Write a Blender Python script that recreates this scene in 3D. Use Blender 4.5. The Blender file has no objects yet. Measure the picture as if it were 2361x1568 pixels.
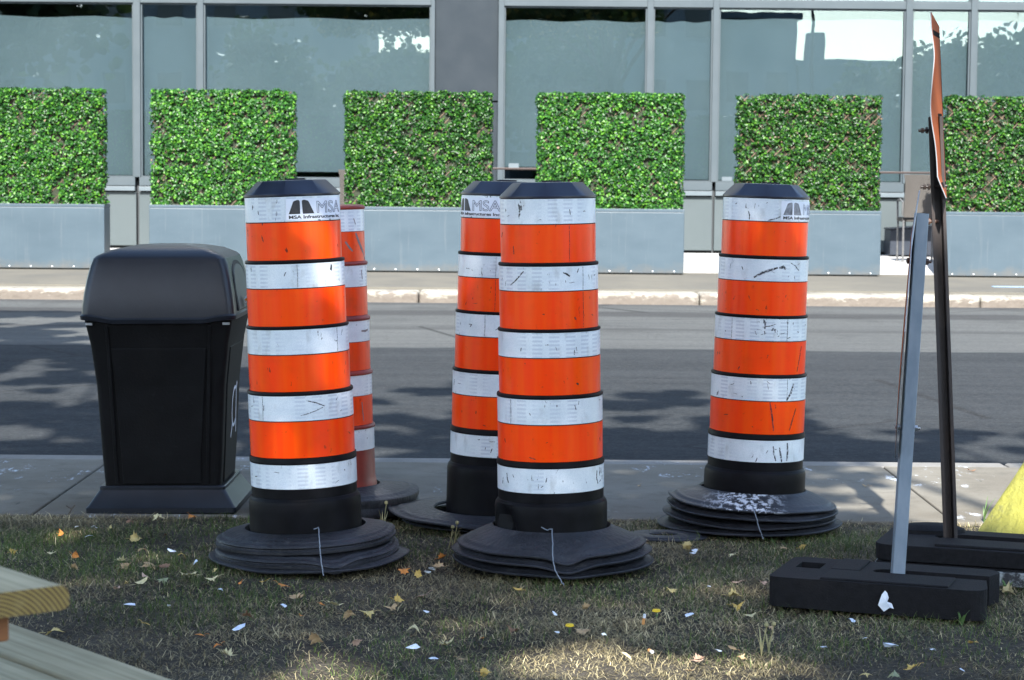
import bpy, bmesh, math, random
import numpy as np
from mathutils import Vector, Matrix, noise as mnoise
from mathutils.geometry import tessellate_polygon
R = math.radians
rnd = random.Random(11)
sc = bpy.context.scene
COL = sc.collection

# ------------------------------------------------------------------ camera
F, CX, CY = 5000.0, 1180.5, 784.0          # photo measured on a 2361 px wide copy
H = 1.19
PITCH, ROLL = math.atan(372 / 5000), R(0.5)
fw = Vector((0, math.cos(PITCH), -math.sin(PITCH)))
up0 = Vector((0, math.sin(PITCH), math.cos(PITCH)))
rt0 = Vector((1, 0, 0))
rt = rt0 * math.cos(ROLL) + up0 * math.sin(ROLL)
up = up0 * math.cos(ROLL) - rt0 * math.sin(ROLL)
CAM = Vector((0, 0, H))
def ray(x, y):
    return fw * F + rt * (x - CX) + up * (CY - y)
def G(x, y, z=0.0):                         # pixel -> point on the level z
    d = ray(x, y); return CAM + d * ((z - H) / d.z)
def AT(x, y, Y):                            # pixel -> point at depth Y
    d = ray(x, y); return CAM + d * (Y / d.y)
cam = bpy.data.cameras.new('camera'); co = bpy.data.objects.new('camera', cam); COL.objects.link(co)
m = Matrix((rt, up, -fw)).transposed().to_4x4(); m.translation = CAM
co.matrix_world = m
cam.sensor_width = 36; cam.lens = 36 * F / 2361
cam.clip_start = 0.05; cam.clip_end = 1500
cam.dof.use_dof = True; cam.dof.focus_distance = 6.4; cam.dof.aperture_fstop = 14
sc.camera = co

# ------------------------------------------------------------------ light
ELEV, AZ = R(40), R(2.75)
SUN = Vector((math.sin(AZ) * math.cos(ELEV), math.cos(AZ) * math.cos(ELEV), -math.sin(ELEV)))  # travel direction
w = bpy.data.worlds.new('World'); sc.world = w; w.use_nodes = True
nt = w.node_tree; nt.nodes.clear()
sky = nt.nodes.new('ShaderNodeTexSky'); sky.sky_type = 'NISHITA'; sky.sun_disc = False
sky.sun_elevation = ELEV; sky.sun_rotation = R(180) + AZ; sky.air_density = 1.0; sky.dust_density = 1.0
bg = nt.nodes.new('ShaderNodeBackground'); bg.inputs[1].default_value = 0.15
ow = nt.nodes.new('ShaderNodeOutputWorld')
nt.links.new(sky.outputs[0], bg.inputs[0]); nt.links.new(bg.outputs[0], ow.inputs[0])
sl = bpy.data.lights.new('sun', 'SUN'); sl.energy = 3.6; sl.angle = R(0.53); sl.color = (1, .97, .92)
so = bpy.data.objects.new('sun', sl); COL.objects.link(so); so.location = (0, -20, 30)
so.rotation_euler = SUN.to_track_quat('-Z', 'Y').to_euler()
sc.view_settings.view_transform = 'Standard'; sc.view_settings.look = 'None'
sc.view_settings.exposure = 2.05; sc.view_settings.gamma = 1
sc.render.engine = 'CYCLES'
sc.cycles.use_denoising = True
sc.cycles.max_bounces = 8; sc.cycles.transparent_max_bounces = 12
sc.cycles.caustics_reflective = False; sc.cycles.caustics_refractive = False

# ------------------------------------------------------------------ materials
class NT:
    def __init__(s, name):
        s.m = bpy.data.materials.new(name); s.m.use_nodes = True
        s.t = s.m.node_tree; s.t.nodes.clear()
        s.out = s.n('ShaderNodeOutputMaterial')
    def n(s, typ, **kw):
        x = s.t.nodes.new(typ)
        for k, v in kw.items(): setattr(x, k, v)
        return x
    def l(s, a, b): s.t.links.new(a, b)
    def coords(s, world=False, scale=(1, 1, 1), rand=False):
        o = s.n('ShaderNodeNewGeometry').outputs['Position'] if world else s.n('ShaderNodeTexCoord').outputs['Object']
        mp = s.n('ShaderNodeMapping'); mp.inputs['Scale'].default_value = scale
        s.l(o, mp.inputs['Vector'])
        if rand:
            oi = s.n('ShaderNodeObjectInfo'); mu = s.math('MULTIPLY', oi.outputs['Random'], 37.0)
            cb = s.n('ShaderNodeCombineXYZ')
            for i in range(3): s.l(mu, cb.inputs[i])
            s.l(cb.outputs[0], mp.inputs['Location'])
        return mp.outputs[0]
    def noise(s, v, scale, detail=5, rough=.55):
        x = s.n('ShaderNodeTexNoise'); s.l(v, x.inputs['Vector'])
        x.inputs['Scale'].default_value = scale; x.inputs['Detail'].default_value = detail; x.inputs['Roughness'].default_value = rough
        return x.outputs['Fac']
    def math(s, op, a, b=0.0, clamp=False):
        x = s.n('ShaderNodeMath', operation=op); x.use_clamp = clamp
        for i, q in enumerate((a, b)):
            if hasattr(q, 'is_linked'): s.l(q, x.inputs[i])
            else: x.inputs[i].default_value = q
        return x.outputs[0]
    def step(s, a, lo, hi, o0=0.0, o1=1.0):
        x = s.n('ShaderNodeMapRange'); s.l(a, x.inputs['Value'])
        x.inputs['From Min'].default_value = lo; x.inputs['From Max'].default_value = hi
        x.inputs['To Min'].default_value = o0; x.inputs['To Max'].default_value = o1
        return x.outputs[0]
    def mix(s, f, a, b):
        x = s.n('ShaderNodeMix', data_type='RGBA')
        if hasattr(f, 'is_linked'): s.l(f, x.inputs[0])
        else: x.inputs[0].default_value = f
        for i, q in ((6, a), (7, b)):
            if hasattr(q, 'is_linked'): s.l(q, x.inputs[i])
            else: x.inputs[i].default_value = (*q, 1)
        return x.outputs[2]
    def bsdf(s, col, rough=.6, metallic=0, spec=.5, coat=0, bump=None, bstr=.3, bdist=.01, coat_rough=.1):
        b = s.n('ShaderNodeBsdfPrincipled')
        if hasattr(col, 'is_linked'): s.l(col, b.inputs['Base Color'])
        else: b.inputs['Base Color'].default_value = (*col, 1)
        if hasattr(rough, 'is_linked'): s.l(rough, b.inputs['Roughness'])
        else: b.inputs['Roughness'].default_value = rough
        b.inputs['Metallic'].default_value = metallic
        b.inputs['Specular IOR Level'].default_value = spec
        b.inputs['Coat Weight'].default_value = coat; b.inputs['Coat Roughness'].default_value = coat_rough
        if bump is not None:
            bp = s.n('ShaderNodeBump'); bp.inputs['Strength'].default_value = bstr; bp.inputs['Distance'].default_value = bdist
            s.l(bump, bp.inputs['Height']); s.l(bp.outputs[0], b.inputs['Normal'])
        return b
    def done(s, sh):
        s.l(sh.outputs[0], s.out.inputs[0]); return s.m

def pmat(name, col, col2=None, rough=.6, scale=8, bscale=60, bstr=.0, metallic=0, spec=.5, coat=0, world=False, stretch=(1, 1, 1), lo=.35, hi=.65, bdist=.004):
    k = NT(name); v = k.coords(world, stretch, rand=not world)
    c = col
    if col2 is not None: c = k.mix(k.step(k.noise(v, scale), lo, hi), col, col2)
    bp = k.noise(v, bscale) if bstr else None
    return k.done(k.bsdf(c, rough, metallic, spec, coat, bp, bstr, bdist))

M = {}
def mk_white_sheet():
    k = NT('white_reflective_sheeting'); v = k.coords(rand=True)
    sx = k.n('ShaderNodeSeparateXYZ'); k.l(k.coords(), sx.inputs[0])
    ang = k.math('ARCTAN2', sx.outputs[0], sx.outputs[1])
    zw = k.step(k.math('SINE', k.math('MULTIPLY', sx.outputs[2], 520.0)), -.5, .6)
    uw = k.step(k.math('SINE', k.math('MULTIPLY', ang, 19.0)), -.55, -.1)
    reg = k.step(k.noise(k.coords(scale=(7, 7, 2), rand=True), 1.0, 1), .44, .54)
    dash = k.math('MULTIPLY', k.math('MULTIPLY', zw, uw), reg)
    blot = k.noise(k.coords(scale=(9, 9, 14), rand=True), 1.0, 4)
    c = k.mix(k.step(blot, .35, .68), (.66, .72, .75), (.82, .86, .88))
    c = k.mix(k.math('MULTIPLY', dash, .62), c, (.47, .52, .60))
    vor = k.n('ShaderNodeTexVoronoi'); k.l(v, vor.inputs['Vector']); vor.inputs['Scale'].default_value = 300
    c = k.mix(k.step(vor.outputs['Distance'], .35, .65, 0, .22), c, (.45, .52, .58))
    spk = k.noise(k.coords(scale=(60, 60, 28), rand=True), 1.0, 3)
    area = k.noise(v, 5.5, 2)
    f = k.math('MULTIPLY', k.step(spk, .66, .70), k.step(area, .48, .58))
    c = k.mix(f, c, (.03, .035, .045))
    gr = k.noise(k.coords(scale=(26, 26, 12), rand=True), 1.0, 6)
    c = k.mix(k.step(gr, .56, .76, 0, .45), c, (.27, .27, .25))
    return k.done(k.bsdf(c, .34, spec=.5, coat=.2, bump=vor.outputs['Distance'], bstr=.2, bdist=.002))
def mk_orange(name, a, b, dirt):
    k = NT(name); v = k.coords(rand=True)
    st = k.noise(k.coords(scale=(34, 34, 1.5), rand=True), 1.0, 3)
    c = k.mix(k.step(st, .35, .65), a, b)
    spk = k.noise(k.coords(scale=(70, 70, 26), rand=True), 1.0, 3)
    area = k.noise(v, 5, 2)
    f = k.math('MULTIPLY', k.step(spk, .67, .71), k.step(area, .52, .62))
    c = k.mix(f, c, (.07, .02, .015))
    c = k.mix(k.step(k.noise(v, 16, 6), .52, .85, 0, dirt), c, (.45, .06, .012))
    nick = k.noise(k.coords(scale=(45, 45, 45), rand=True), 1.0, 8, .7)
    c = k.mix(k.step(nick, .62, .74, 0, .55), c, (.30, .035, .01))
    return k.done(k.bsdf(c, .3, spec=.22, coat=.12, bump=k.noise(k.coords(scale=(20, 20, 5), rand=True), 1.0, 3), bstr=.10, bdist=.01, coat_rough=.15))
M['white'] = mk_white_sheet()
M['orange'] = mk_orange('orange_reflective_sheeting', (1.0, .048, .001), (1.0, .082, .0015), .22)
M['orange_old'] = mk_orange('faded_orange_sheeting', (.95, .075, .008), (.82, .055, .007), .55)
M['lip'] = pmat('black_plastic', (.0035, .0035, .0042), (.007, .007, .0085), .5, 14, 90, .08, spec=.10)
M['cap'] = pmat('navy_black_cap_plastic', (.005, .007, .018), (.008, .011, .026), .3, 12, 60, .04, spec=.4)
M['red'] = pmat('dark_red_plastic', (.27, .026, .013), (.17, .018, .010), .45, 9, 60, .06)
def mk_rubber():
    k = NT('tyre_rubber'); v = k.coords(rand=True)
    c = k.mix(k.step(k.noise(v, 7), .35, .65), (.010, .0108, .0135), (.025, .026, .031))
    c = k.mix(k.step(k.noise(v, 38, 6), .58, .8, 0, .5), c, (.085, .085, .082))
    return k.done(k.bsdf(c, .55, spec=.4, bump=k.noise(k.coords(scale=(70, 70, 10), rand=True), 1, 5), bstr=.8, bdist=.006))
M['rubber'] = mk_rubber()
def mk_rubber_paint():
    k = NT('tyre_rubber_with_paint_splashes'); v = k.coords()
    c = k.mix(k.step(k.noise(v, 7), .35, .65), (.010, .0108, .0135), (.025, .026, .031))
    sx = k.n('ShaderNodeSeparateXYZ'); k.l(k.coords(), sx.inputs[0])
    area = k.math('MULTIPLY', k.math('MULTIPLY', k.step(sx.outputs[1], -.10, -.17), k.step(sx.outputs[0], -.20, -.10)), k.step(sx.outputs[0], .10, .0))
    f = k.math('MULTIPLY', k.step(k.noise(k.coords(scale=(48, 48, 60)), 1, 7, .7), .50, .55), area)
    c = k.mix(f, c, (.55, .57, .60))
    return k.done(k.bsdf(c, .52, bump=k.noise(k.coords(scale=(60, 60, 14)), 1, 4), bstr=.45, bdist=.004))
M['rubber_paint'] = mk_rubber_paint()
def mk_black_can():
    k = NT('black_moulded_plastic'); v = k.coords(rand=True)
    c = k.mix(k.step(k.noise(v, 9, 6), .4, .7), (.0022, .0023, .0026), (.0045, .0047, .0052))
    c = k.mix(k.step(k.noise(v, 34, 7), .63, .8, 0, .35), c, (.016, .018, .020))
    return k.done(k.bsdf(c, .6, spec=.16, bump=k.noise(v, 120, 3), bstr=.12))
M['can'] = mk_black_can()
M['lid'] = pmat('dark_slate_lid_plastic', (.0055, .0075, .012), (.009, .012, .0175), .36, 10, 150, .10, spec=.42)
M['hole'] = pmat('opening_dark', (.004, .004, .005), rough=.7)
M['flap'] = pmat('grey_green_flap', (.055, .065, .06), (.075, .085, .075), .5, 8)
M['sticker'] = pmat('logo_sticker_white', (.74, .77, .84), (.66, .69, .77), .4, 30, lo=.4, hi=.8)
M['ink'] = pmat('logo_ink', (.018, .018, .022), (.035, .033, .035), .5, 60)
M['ink_matt'] = pmat('matt_black_print', (.012, .011, .011), rough=.95, spec=.03)
M['ink_pale'] = pmat('faded_logo_ink', (.10, .10, .12), (.30, .31, .34), .5, 45)
M['ink_line'] = pmat('outline_ink', (.14, .15, .19), rough=.5)
M['ink_ghost'] = pmat('nearly_gone_outline_ink', (.48, .50, .56), rough=.5)
M['scuff'] = pmat('black_scuff', (.02, .02, .024), (.50, .54, .57), .7, 190, lo=.50, hi=.60)
M['scuff_orange'] = pmat('black_scuff_on_orange', (.03, .012, .012), (.85, .06, .004), .6, 190, lo=.50, hi=.60)
M['scuff_grey'] = pmat('grey_scuff', (.16, .15, .16), (.28, .2, .18), .7, 60)
M['galv'] = pmat('galvanised_steel', (.17, .22, .27), (.24, .29, .34), .5, 26, 60, .06, metallic=.35, stretch=(1, 1, .35))
M['blackpost'] = pmat('rust_dark_steel', (.013, .013, .015), (.035, .022, .016), .55, 12, 80, .15, stretch=(1, 1, .2))
M['signface'] = pmat('sun_bleached_orange_sign', (.24, .062, .024), (.32, .088, .032), .85, 6, lo=.3, hi=.7, spec=.08)
M['alu'] = pmat('sign_back_aluminium', (.36, .38, .40), (.28, .29, .30), .45, 12, metallic=.5)
M['bolt'] = pmat('rusty_bolt', (.10, .045, .025), (.04, .03, .025), .6, 40)
M['boltz'] = pmat('zinc_bolt', (.35, .37, .38), rough=.35, metallic=.8)
M['base'] = pmat('recycled_rubber_base', (.003, .003, .0036), (.007, .0066, .008), .8, 60, 220, .5, bdist=.003, spec=.25)
def mk_speckle():
    k = NT('speckled_grey_rubber'); v = k.coords()
    c = k.mix(k.step(k.noise(v, 46, 6, .7), .44, .58), (.03, .03, .032), (.27, .29, .28))
    return k.done(k.bsdf(c, .8, bump=k.noise(v, 70), bstr=.5))
M['speckle'] = mk_speckle()
def mk_yellow():
    k = NT('yellow_painted_concrete'); v = k.coords()
    c = k.mix(k.step(k.noise(v, 5), .35, .65), (.21, .205, .042), (.27, .255, .040))
    c = k.mix(k.step(k.noise(v, 24, 5), .58, .72, 0, .8), c, (.11, .11, .045))
    return k.done(k.bsdf(c, .75, bump=k.noise(v, 22, 8, .65), bstr=.9, bdist=.02))
M['yellow'] = mk_yellow()
M['wire'] = pmat('tie_wire', (.22, .25, .29), rough=.5, metallic=.3)
def mk_wood(name, a, b, axis=0):
    k = NT(name); s = [42, 42, 42]; s[axis] = 1.6
    v = k.coords(scale=tuple(s), rand=True)
    n1 = k.noise(v, 1.0, 6, .6); n2 = k.noise(k.coords(rand=True), 4.5, 4)
    c = k.mix(k.step(n1, .32, .68), a, b)
    fine = k.noise(k.coords(scale=tuple(150 if q_ > 2 else 3 for q_ in s), rand=True), 1.0, 4, .7)
    c = k.mix(k.step(fine, .5, .75, 0, .6), c, tuple(q * .45 for q in a))
    c = k.mix(k.step(n2, .42, .75, 0, .5), c, tuple(q * .62 for q in a))
    return k.done(k.bsdf(c, .7, bump=n1, bstr=.3, bdist=.002))
M['plank'] = mk_wood('weathered_grey_plank', (.29, .25, .145), (.53, .465, .30))
M['cleat'] = mk_wood('orange_brown_cleat', (.20, .075, .022), (.33, .14, .045), 1)
M['legwood'] = mk_wood('olive_leg_timber', (.16, .12, .04), (.24, .19, .07), 2)
def mk_endgrain():
    k = NT('end_grain'); tc = k.coords()
    mp = k.n('ShaderNodeMapping'); k.l(tc, mp.inputs[0]); mp.inputs['Location'].default_value = (0, .10, -.868); mp.inputs['Scale'].default_value = (.001, 1, 1.25)
    wv = k.n('ShaderNodeTexWave', wave_type='RINGS', rings_direction='X'); k.l(mp.outputs[0], wv.inputs['Vector'])
    wv.inputs['Scale'].default_value = 58; wv.inputs['Distortion'].default_value = 1.1; wv.inputs['Detail'].default_value = 3; wv.inputs['Detail Scale'].default_value = .8
    c = k.mix(k.step(wv.outputs['Fac'], .35, .8), (.27, .20, .055), (.075, .042, .016))
    c = k.mix(k.step(k.noise(tc, 60), .5, .8, 0, .4), c, (.30, .24, .10))
    return k.done(k.bsdf(c, .75))
M['endgrain'] = mk_endgrain()
def mk_concrete(name, a, b, stain, white=0.0):
    k = NT(name); v = k.coords(True)
    c = k.mix(k.step(k.noise(v, 1.7, 7, .62), .34, .66), a, b)
    c = k.mix(k.step(k.noise(v, 9, 7, .65), .5, .78, 0, .65), c, stain)
    c = k.mix(k.step(k.noise(v, 190, 2), .35, .75, 0, .35), c, tuple(q * .55 for q in a))
    if white:
        f = k.math('MULTIPLY', k.step(k.noise(k.coords(True, (16, 5, 8)), 1, 6, .7), .58, .66), k.step(k.noise(v, 1.3, 2), .50, .58))
        c = k.mix(k.math('MULTIPLY', f, white), c, (.52, .56, .60))
        f2 = k.step(k.noise(k.coords(True, (30, 7, 8)), 1, 5, .7), .66, .70)
        c = k.mix(k.math('MULTIPLY', f2, .7), c, (.06, .06, .06))
    return k.done(k.bsdf(c, .9, spec=.12, bump=k.noise(v, 130, 4), bstr=.35, bdist=.004))
M['walk'] = mk_concrete('pavement_concrete', (.150, .135, .108), (.215, .20, .165), (.088, .08, .066), 1.0)
M['kerb'] = mk_concrete('kerb_concrete', (.19, .18, .16), (.25, .24, .22), (.12, .115, .105), .4)
def mk_farwalk():
    k = NT('far_pavement_concrete'); v = k.coords(True)
    c = k.mix(k.step(k.noise(k.coords(True, (.8, .5, 1)), 1.2, 7, .62), .34, .66), (.140, .130, .106), (.105, .100, .087))
    c = k.mix(k.step(k.noise(v, 5, 6), .52, .8, 0, .5), c, (.098, .094, .084))
    return k.done(k.bsdf(c, .9, spec=.1))
M['farwalk'] = mk_farwalk()
def mk_farkerb():
    k = NT('stained_kerb_concrete'); v = k.coords(True)
    sx = k.n('ShaderNodeSeparateXYZ'); k.l(v, sx.inputs[0])
    c = k.mix(k.step(k.noise(k.coords(True, (1.2, 1, 3)), 2.2, 6), .35, .65), (.21, .195, .155), (.30, .28, .235))
    edge = k.math('ADD', sx.outputs[2], k.math('MULTIPLY', k.math('SUBTRACT', k.noise(k.coords(True, (3.2, 1, 7)), 1.5, 8, .75), .5), .42))
    c = k.mix(k.step(edge, -.040, -.075), c, (.125, .105, .085))
    return k.done(k.bsdf(c, .85, bump=k.noise(v, 14, 6), bstr=.6, bdist=.03))
M['farkerb'] = mk_farkerb()
M['terrace'] = mk_concrete('pale_terrace_concrete', (.40, .39, .37), (.45, .44, .42), (.35, .34, .32))
def mk_asphalt():
    k = NT('asphalt'); v = k.coords(True)
    sx = k.n('ShaderNodeSeparateXYZ'); k.l(v, sx.inputs[0])
    y = k.math('ADD', sx.outputs[1], k.math('MULTIPLY', k.math('SUBTRACT', k.noise(k.coords(True, (.5, .02, 1)), 1, 4), .5), .55))
    new = k.mix(k.step(k.noise(k.coords(True, (.35, 2.6, 1)), 1.0, 6, .65), .3, .7), (.022, .025, .0275), (.040, .044, .0465))
    old = k.mix(k.step(k.noise(k.coords(True, (.5, 4, 1)), 1.0, 6, .65), .3, .7), (.078, .081, .078), (.104, .107, .102))
    c = k.mix(k.step(y, 16.95, 17.05), new, old)
    for lo, hi, am in ((18.95, 19.45, .55), (20.9, 21.9, .8), (22.65, 23.2, .5)):
        f = k.math('MULTIPLY', k.step(y, lo, lo + .2), k.step(y, hi, hi - .2))
        c = k.mix(k.math('MULTIPLY', f, am), c, (.046, .046, .046))
    ag = k.noise(v, 75, 4, .75)
    c = k.mix(k.step(k.noise(k.coords(True, (1.1, .6, 1)), 1.0, 6, .65), .55, .75, 0, .5), c, (.030, .030, .030))
    vo = k.n('ShaderNodeTexVoronoi', feature='DISTANCE_TO_EDGE'); k.l(k.coords(True, (.16, .55, .2)), vo.inputs['Vector']); vo.inputs['Scale'].default_value = 1.0
    c = k.mix(k.step(vo.outputs['Distance'], .006, .002, 0, .7), c, (.018, .018, .018))
    c = k.mix(k.step(k.noise(v, 24, 3, .6), .42, .70, 0, .5), c, (.058, .059, .059))
    c = k.mix(k.step(ag, .54, .74, 0, .6), c, (.092, .096, .096))
    c = k.mix(k.step(ag, .47, .30, 0, .75), c, (.012, .012, .0125))
    return k.done(k.bsdf(c, .9, spec=.06, bump=ag, bstr=.5, bdist=.006))
M['asphalt'] = mk_asphalt()
def mk_soil():
    k = NT('dry_lawn_soil'); v = k.coords(True)
    c = k.mix(k.step(k.noise(v, 3, 6), .35, .65), (.030, .027, .023), (.066, .058, .048))
    c = k.mix(k.step(k.noise(k.coords(True, (40, 70, 40)), 1, 5, .7), .52, .72, 0, .7), c, (.16, .14, .095))
    return k.done(k.bsdf(c, .9, spec=.1, bump=k.noise(v, 60, 6), bstr=.7, bdist=.02))
M['soil'] = mk_soil()
M['lot'] = pmat('far_ground', (.26, .25, .23), (.20, .20, .17), .9, .05, world=True)  # pale tone picked to bounce sunlight back onto the drums
def mk_attr(name, rough=.6, tr=.0, sp=.3):
    k = NT(name); a = k.n('ShaderNodeAttribute'); a.attribute_name = 'tint'
    b = k.bsdf(a.outputs['Color'], rough, spec=sp)
    if tr:
        t = k.n('ShaderNodeBsdfTranslucent'); k.l(a.outputs['Color'], t.inputs[0])
        mx = k.n('ShaderNodeMixShader'); mx.inputs[0].default_value = tr
        k.l(b.outputs[0], mx.inputs[1]); k.l(t.outputs[0], mx.inputs[2])
        return k.done(mx)
    return k.done(b)
M['grass'] = mk_attr('grass_blades', .6, .25)
M['hedgeleaf'] = mk_attr('glossy_artificial_leaves', .34, 0, .2)
M['treeleaf'] = mk_attr('tree_leaves', .5, .3)
M['bark'] = pmat('bark', (.07, .055, .04), (.13, .11, .09), .9, 14, 40, .8, stretch=(1, 1, .2), bdist=.02)
M['lath'] = pmat('willow_lath', (.13, .080, .046), (.08, .048, .03), .7, 30)
M['hedgeback'] = pmat('netting_with_gap_shade', (.012, .022, .010), (.03, .035, .018), .9, 30)
def mk_planter():
    k = NT('grey_painted_planter'); v = k.coords(rand=True)
    c = k.mix(k.step(k.noise(k.coords(scale=(1.5, 1.5, 3.5), rand=True), 1.2, 5), .32, .70), (.043, .066, .083), (.056, .081, .099))
    c = k.mix(k.step(k.noise(k.coords(scale=(26, 26, 1.6), rand=True), 1.0, 5), .58, .80, 0, .30), c, (.145, .155, .16))
    c = k.mix(k.step(k.noise(v, 34, 5), .70, .78, 0, .5), c, (.20, .21, .215))
    sx = k.n('ShaderNodeSeparateXYZ'); k.l(k.coords(), sx.inputs[0])
    low = k.math('ADD', sx.outputs[2], k.math('MULTIPLY', k.math('SUBTRACT', k.noise(k.coords(scale=(7, 7, 9), rand=True), 1.0, 6, .7), .5), .35))
    c = k.mix(k.step(low, .13, .0, 0, .55), c, (.10, .092, .078))
    return k.done(k.bsdf(c, .45, spec=.35))
M['planter'] = mk_planter()
M['rivet'] = pmat('planter_rivet', (.6, .62, .64), rough=.3, metallic=.5)
M['frame'] = pmat('grey_window_aluminium', (.052, .068, .076), (.062, .078, .086), .5, 2, spec=.25)
M['basepanel'] = pmat('grey_green_wall_panel', (.050, .066, .069), (.057, .073, .076), .5, 1.5)
M['sill'] = pmat('pale_sill', (.105, .130, .142), (.09, .112, .124), .45, 3)
M['colpanel'] = pmat('charcoal_column_panel', (.021, .028, .034), (.026, .033, .039), .6, 3, 200, .1, spec=.12)
M['blind'] = pmat('roller_blind_fabric', (.064, .091, .104), (.080, .108, .121), .85, 1.1, 700, .1, stretch=(1, 1, .6))
M['dark'] = pmat('dark_interior', (.010, .012, .014), rough=.9)
M['joint'] = pmat('panel_joint', (.04, .045, .05), rough=.8)
def mk_glass():
    k = NT('window_glass'); v = k.coords(True, (.8, .8, .5))
    tr = k.n('ShaderNodeBsdfTransparent'); tr.inputs[0].default_value = (.94, .98, .98, 1)
    gl = k.n('ShaderNodeBsdfGlossy'); gl.inputs['Roughness'].default_value = .0; gl.inputs[0].default_value = (.44, .53, .58, 1)
    bp = k.n('ShaderNodeBump'); bp.inputs['Strength'].default_value = .10; bp.inputs['Distance'].default_value = .006
    k.l(k.noise(v, 1.6, 2), bp.inputs['Height']); k.l(bp.outputs[0], gl.inputs['Normal'])
    mx = k.n('ShaderNodeMixShader'); mx.inputs[0].default_value = .155
    k.l(tr.outputs[0], mx.inputs[1]); k.l(gl.outputs[0], mx.inputs[2])
    return k.done(mx)
M['glass'] = mk_glass()
def mk_wicker():
    k = NT('grey_brown_wicker'); v = k.coords()
    w1 = k.n('ShaderNodeTexWave', bands_direction='X'); w2 = k.n('ShaderNodeTexWave', bands_direction='Z')
    for q in (w1, w2): k.l(v, q.inputs['Vector']); q.inputs['Scale'].default_value = 18; q.inputs['Distortion'].default_value = 1
    f = k.math('MULTIPLY', w1.outputs['Fac'], w2.outputs['Fac'])
    return k.done(k.bsdf(k.mix(f, (.045, .040, .034), (.19, .175, .16)), .6, bump=f, bstr=.8))
M['wicker'] = mk_wicker()
M['chairleg'] = pmat('grey_tube', (.09, .09, .09), (.13, .13, .13), .5, 20)
M['navy'] = pmat('navy_box', (.012, .018, .030), (.018, .024, .036), .5, 4)
M['tablebrown'] = pmat('red_brown_table', (.035, .020, .016), (.025, .016, .014), .5, 6)
M['paper'] = pmat('white_paper', (.72, .76, .80), (.60, .65, .70), .7, 40)
M['paper_blue'] = pmat('blue_white_paper', (.50, .58, .72), (.66, .72, .80), .6, 60)
M['butt'] = pmat('butt_filter', (.62, .30, .10), (.55, .25, .08), .8, 60)
M['bluepaint'] = pmat('blue_marking_paint', (.20, .38, .60), (.30, .42, .55), .8, 20)
M['facadeA'] = pmat('grey_facade', (.16, .18, .19), (.20, .22, .22), .8, .4)
M['facadeB'] = pmat('slate_blue_facade', (.10, .13, .15), (.13, .16, .17), .8, .4)
M['winfar'] = pmat('far_window', (.03, .04, .05), rough=.15)
M['weed'] = pmat('weed_green', (.06, .13, .03), (.10, .17, .05), .55, 30)
M['flower'] = pmat('dandelion_yellow', (.75, .5, .02), rough=.7)
M['straw'] = pmat('dry_stalk', (.35, .30, .14), (.25, .24, .12), .8, 30)

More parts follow.
